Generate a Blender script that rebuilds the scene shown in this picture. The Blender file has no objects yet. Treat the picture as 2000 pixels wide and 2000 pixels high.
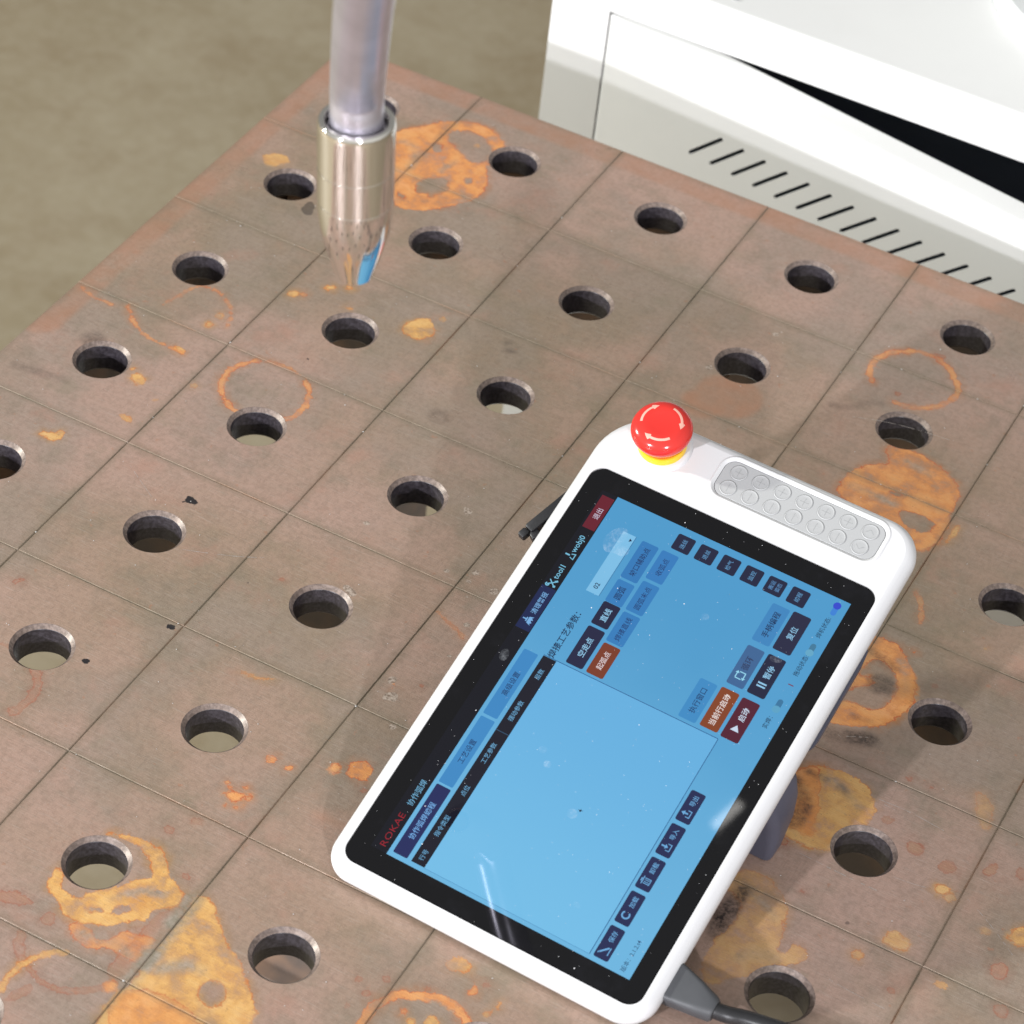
import bpy, bmesh, math, random
import numpy as np
from mathutils import Vector, Matrix
from mathutils.geometry import tessellate_polygon

# ------------------------------------------------------------------ scene, camera, world, lamps
scene = bpy.context.scene
COL = scene.collection
K = 0.001                                   # everything below is measured in millimetres; table top = z 0

cam_d = bpy.data.cameras.new('camera')
cam = bpy.data.objects.new('camera', cam_d)
COL.objects.link(cam)
CR = ((0.87968535, 0.46592358, 0.09523077), (-0.37758, 0.56260, -0.73545), (-0.2890828, 0.68291958, -0.67085914))
_f = Vector(CR[2]).normalized(); _r = (Vector(CR[0]) - _f*Vector(CR[0]).dot(_f)).normalized(); _u = _r.cross(_f)
CAMP = Vector((626.492, -945.492, 994.495))
M = Matrix((( _r.x, _u.x, -_f.x, 0), (_r.y, _u.y, -_f.y, 0), (_r.z, _u.z, -_f.z, 0), (0, 0, 0, 1)))
M.translation = CAMP*K
cam.matrix_world = M
cam_d.sensor_width = 36; cam_d.lens = 36*5465.9/2000
cam_d.clip_start = 0.05; cam_d.clip_end = 60
cam_d.dof.use_dof = True; cam_d.dof.focus_distance = 1.39; cam_d.dof.aperture_fstop = 16.0; cam_d.dof.aperture_blades = 0
scene.camera = cam

world = bpy.data.worlds.new('World'); scene.world = world; world.use_nodes = True
wn = world.node_tree; wb = wn.nodes['Background']
# workshop hall ambient; brighter camera side added to lift the shaded cabinet front
tc = wn.nodes.new('ShaderNodeTexCoord'); dp = wn.nodes.new('ShaderNodeVectorMath'); dp.operation = 'DOT_PRODUCT'
dp.inputs[1].default_value = (0.45, -0.88, 0.0)
wn.links.new(tc.outputs['Generated'], dp.inputs[0])
mr = wn.nodes.new('ShaderNodeMapRange'); mr.interpolation_type = 'SMOOTHSTEP'
mr.inputs[1].default_value = -0.8; mr.inputs[2].default_value = 0.8; mr.inputs[3].default_value = 0.27; mr.inputs[4].default_value = 0.76
wn.links.new(dp.outputs['Value'], mr.inputs[0]); wn.links.new(mr.outputs[0], wb.inputs['Strength'])
wb.inputs['Color'].default_value = (1.0, 1.0, 0.96, 1)

def lamp(name, pos, target, power, size, color, size_y=None):
    d = bpy.data.lights.new(name, 'AREA'); d.energy = power; d.color = color
    d.shape = 'DISK' if size_y is None else 'RECTANGLE'; d.size = size
    if size_y: d.size_y = size_y
    o = bpy.data.objects.new(name, d); COL.objects.link(o)
    o.location = Vector(pos)
    o.rotation_euler = (Vector(target) - Vector(pos)).to_track_quat('-Z', 'Y').to_euler()
    return o
TGT = Vector((0.2, 0.1, 0))
def low_lamp(name, az, tanel, dist, power, size, color):
    a = math.radians(az)
    p = TGT + Vector((-math.cos(a)*dist, -math.sin(a)*dist, tanel*dist))
    return lamp(name, p, TGT, power, size, color)
LC = (0.94, 0.94, 1.0)
low_lamp('hall_lamp', 127, 0.352, 5.0, 155, 0.14, LC)
low_lamp('hall_lamp', 76, 0.323, 5.0, 240, 0.16, LC)
low_lamp('hall_lamp', 20, 0.330, 5.0, 265, 0.22, (0.98, 1.0, 0.93))
# small far strip lamp overhead that mirrors as a short streak in the pendant glass
cl = lamp('ceiling_lamp', (-0.402, 0.205, 4.156), (0.38, -0.04, 0.06), 0.05, 0.070, (1, 0.97, 0.92), 0.018)
_z = -(Vector((0.38, -0.04, 0.06))-cl.location).normalized(); _x = Vector((.40, .91, 0)); _x = (_x-_z*_x.dot(_z)).normalized()
cl.rotation_euler = Matrix((_x, _z.cross(_x), _z)).transposed().to_euler()

vs = scene.view_settings
vs.view_transform = 'Standard'; vs.look = 'None'; vs.exposure = 0; vs.gamma = 1; vs.use_curve_mapping = False
scene.cycles.max_bounces = 8
scene.cycles.use_denoising = True

# ------------------------------------------------------------------ helpers
def srgb(r, g, b):
    f = lambda c: (c/12.92 if c <= 0.04045 else ((c+0.055)/1.055)**2.4)
    return tuple(f(c/255.0) for c in (r, g, b)) + (1,)

def new_mat(name, color=(0.5, 0.5, 0.5, 1), rough=0.5, metal=0.0, spec=0.5, emit=None, estr=1.0):
    m = bpy.data.materials.new(name); m.use_nodes = True
    b = m.node_tree.nodes['Principled BSDF']
    b.inputs['Base Color'].default_value = color; b.inputs['Roughness'].default_value = rough
    b.inputs['Metallic'].default_value = metal; b.inputs['Specular IOR Level'].default_value = spec
    if emit: b.inputs['Emission Color'].default_value = emit; b.inputs['Emission Strength'].default_value = estr
    return m

class N:
    """tiny node helper"""
    def __init__(s, mat):
        s.t = mat.node_tree; s.b = s.t.nodes['Principled BSDF']
    def n(s, typ, **kw):
        x = s.t.nodes.new(typ)
        for k, v in kw.items(): setattr(x, k, v)
        return x
    def l(s, a, b): s.t.links.new(a, b)
    def coord(s): return s.n('ShaderNodeTexCoord').outputs['Object']
    def mapped(s, v, scale, rot=(0, 0, 0)):
        m = s.n('ShaderNodeMapping'); m.inputs['Scale'].default_value = scale; m.inputs['Rotation'].default_value = rot
        s.l(v, m.inputs[0]); return m.outputs[0]
    def noise(s, v, scale, detail=4, rough=0.55, dist=0.0):
        x = s.n('ShaderNodeTexNoise'); x.inputs['Scale'].default_value = scale; x.inputs['Detail'].default_value = detail
        x.inputs['Roughness'].default_value = rough; x.inputs['Distortion'].default_value = dist
        s.l(v, x.inputs['Vector']); return x.outputs['Fac']
    def math(s, op, a, b=None, clamp=False):
        x = s.n('ShaderNodeMath', operation=op); x.use_clamp = clamp
        for i, q in enumerate((a, b)):
            if q is None: continue
            if isinstance(q, (int, float)): x.inputs[i].default_value = q
            else: s.l(q, x.inputs[i])
        return x.outputs[0]
    def ramp(s, v, a, b, lo=0.0, hi=1.0):
        x = s.n('ShaderNodeMapRange'); x.interpolation_type = 'SMOOTHSTEP'
        for i, q in enumerate((a, b, lo, hi)): x.inputs[i+1].default_value = q
        s.l(v, x.inputs[0]); return x.outputs[0]
    def mix(s, fac, a, b):
        x = s.n('ShaderNodeMix', data_type='RGBA')
        for sock, q in ((x.inputs[0], fac), (x.inputs[6], a), (x.inputs[7], b)):
            if isinstance(q, (int, float)): sock.default_value = q
            elif isinstance(q, tuple): sock.default_value = q
            else: s.l(q, sock)
        return x.outputs[2]
    def bump(s, h, strength, dist):
        x = s.n('ShaderNodeBump'); x.inputs['Strength'].default_value = strength; x.inputs['Distance'].default_value = dist
        s.l(h, x.inputs['Height']); s.l(x.outputs[0], s.b.inputs['Normal']); return x

def mesh(name, verts, faces, mats, mi=None, smooth=None):
    me = bpy.data.meshes.new(name)
    me.from_pydata([tuple(v) for v in verts], [], [tuple(int(i) for i in f) for f in faces])
    for m in (mats if isinstance(mats, (list, tuple)) else [mats]): me.materials.append(m)
    if mi is not None: me.polygons.foreach_set('material_index', np.asarray(mi, dtype=np.int32))
    if smooth is not None:
        me.polygons.foreach_set('use_smooth', [True]*len(me.polygons))
        me.set_sharp_from_angle(angle=math.radians(smooth))
    me.update()
    return me

def link(name, me, parent=None, loc=None):
    o = bpy.data.objects.new(name, me); COL.objects.link(o)
    if parent is not None: o.parent = parent
    if loc is not None: o.location = loc
    return o

def tag(o, label=None, cat=None, group=None, kind=None):
    if label: o['label'] = label
    if cat: o['category'] = cat
    if group: o['group'] = group
    if kind: o['kind'] = kind
    return o

def empty(name, loc=(0, 0, 0), rot=None):
    o = bpy.data.objects.new(name, None); COL.objects.link(o); o.empty_display_size = 0.02
    if rot is not None:
        m = rot.to_4x4(); m.translation = Vector(loc); o.matrix_world = m
    else: o.location = loc
    return o

class MB:
    """collects vertices (mm) and faces"""
    def __init__(s): s.v = []; s.f = []; s.m = []
    def add(s, vs, fs, m=0):
        o = len(s.v); s.v += [tuple(v) for v in vs]; s.f += [tuple(i+o for i in f) for f in fs]; s.m += [m]*len(fs); return o
    def loft(s, rings, m=0, cap0=True, cap1=True, closed=True):
        n = len(rings[0]); vs = [p for r in rings for p in r]; fs = []
        for k in range(len(rings)-1):
            for i in range(n if closed else n-1):
                j = (i+1) % n
                fs.append((k*n+i, k*n+j, (k+1)*n+j, (k+1)*n+i))
        if cap0: fs.append(tuple(reversed(range(n))))
        if cap1: fs.append(tuple((len(rings)-1)*n+i for i in range(n)))
        s.add(vs, fs, m)
    def lathe(s, prof, seg=64, m=0, c=(0, 0), cap0=False, cap1=False):
        rings = [[(c[0]+r*math.cos(2*math.pi*i/seg), c[1]+r*math.sin(2*math.pi*i/seg), z) for i in range(seg)] for r, z in prof]
        s.loft(rings, m, cap0, cap1)
    def box(s, a, b, m=0, bev=0.0):
        (x0, y0, z0), (x1, y1, z1) = a, b
        def ring(i, z): return [(x0+i, y0+i, z), (x1-i, y0+i, z), (x1-i, y1-i, z), (x0+i, y1-i, z)]
        if bev > 0: s.loft([ring(bev, z0), ring(0, z0+bev), ring(0, z1-bev), ring(bev, z1)], m)
        else: s.loft([ring(0, z0), ring(0, z1)], m)
    def tube(s, pts, rad, seg=16, m=0, caps=True):
        pts = [Vector(p) for p in pts]; rings = []; up = Vector((0.3, 0.2, 1)).normalized()
        for i, p in enumerate(pts):
            t = (pts[min(i+1, len(pts)-1)] - pts[max(i-1, 0)]).normalized()
            a = t.cross(up).normalized(); b = a.cross(t)
            up = b
            r = rad[i] if isinstance(rad, (list, tuple)) else rad
            rings.append([tuple(p + a*(r*math.cos(2*math.pi*k/seg)) + b*(r*math.sin(2*math.pi*k/seg))) for k in range(seg)])
        s.loft(rings, m, caps, caps)
    def poly(s, pts, z, m=0):
        tr = tessellate_polygon([[Vector((p[0], p[1], 0)) for p in pts]])
        vs = [(p[0], p[1], z) for p in pts]
        fs = []
        for a, b, c in tr:
            ar = (pts[b][0]-pts[a][0])*(pts[c][1]-pts[a][1])-(pts[b][1]-pts[a][1])*(pts[c][0]-pts[a][0])
            fs.append((a, b, c) if ar > 0 else (a, c, b))
        s.add(vs, fs, m)
    def poly_holes(s, outer, holes, z, m=0):
        loops = [outer]+holes; allp = [p for l in loops for p in l]
        tr = tessellate_polygon([[Vector((p[0], p[1], 0)) for p in l] for l in loops])
        fs = []
        for a, b, c in tr:
            pa, pb, pc = allp[a], allp[b], allp[c]
            ar = (pb[0]-pa[0])*(pc[1]-pa[1])-(pb[1]-pa[1])*(pc[0]-pa[0])
            fs.append((a, b, c) if ar > 0 else (a, c, b))
        s.add([(p[0], p[1], z) for p in allp], fs, m)
    def build(s, name, mats, parent=None, off=(0, 0, 0), smooth=None, loc=None):
        vs = [((v[0]-off[0])*K, (v[1]-off[1])*K, (v[2]-off[2])*K) for v in s.v]
        me = mesh(name, vs, s.f, mats, s.m if isinstance(mats, (list, tuple)) else None, smooth)
        return link(name, me, parent, loc)

def rrect(x0, y0, x1, y1, r, n=8):
    """rounded rectangle, counter-clockwise; r = one radius or (bl, br, tr, tl)"""
    rs = (r,)*4 if isinstance(r, (int, float)) else r
    out = []
    for (cx, cy, a0, q) in ((x0, y0, 180, 0), (x1, y0, 270, 1), (x1, y1, 0, 2), (x0, y1, 90, 3)):
        R_ = max(rs[q], 1e-4); sx = 1 if cx == x0 else -1; sy = 1 if cy == y0 else -1
        ox, oy = cx+sx*R_, cy+sy*R_
        for i in range(n+1):
            a = math.radians(a0+90*i/n); out.append((ox+R_*math.cos(a), oy+R_*math.sin(a)))
    return out

def chaikin(pts, it=2, closed=True):
    for _ in range(it):
        q = []; n = len(pts)
        for i in range(n if closed else n-1):
            a, b = pts[i], pts[(i+1) % n]
            q += [tuple(.75*a[k]+.25*b[k] for k in range(len(a))), tuple(.25*a[k]+.75*b[k] for k in range(len(a)))]
        if not closed: q = [pts[0]]+q+[pts[-1]]
        pts = q
    return pts

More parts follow.
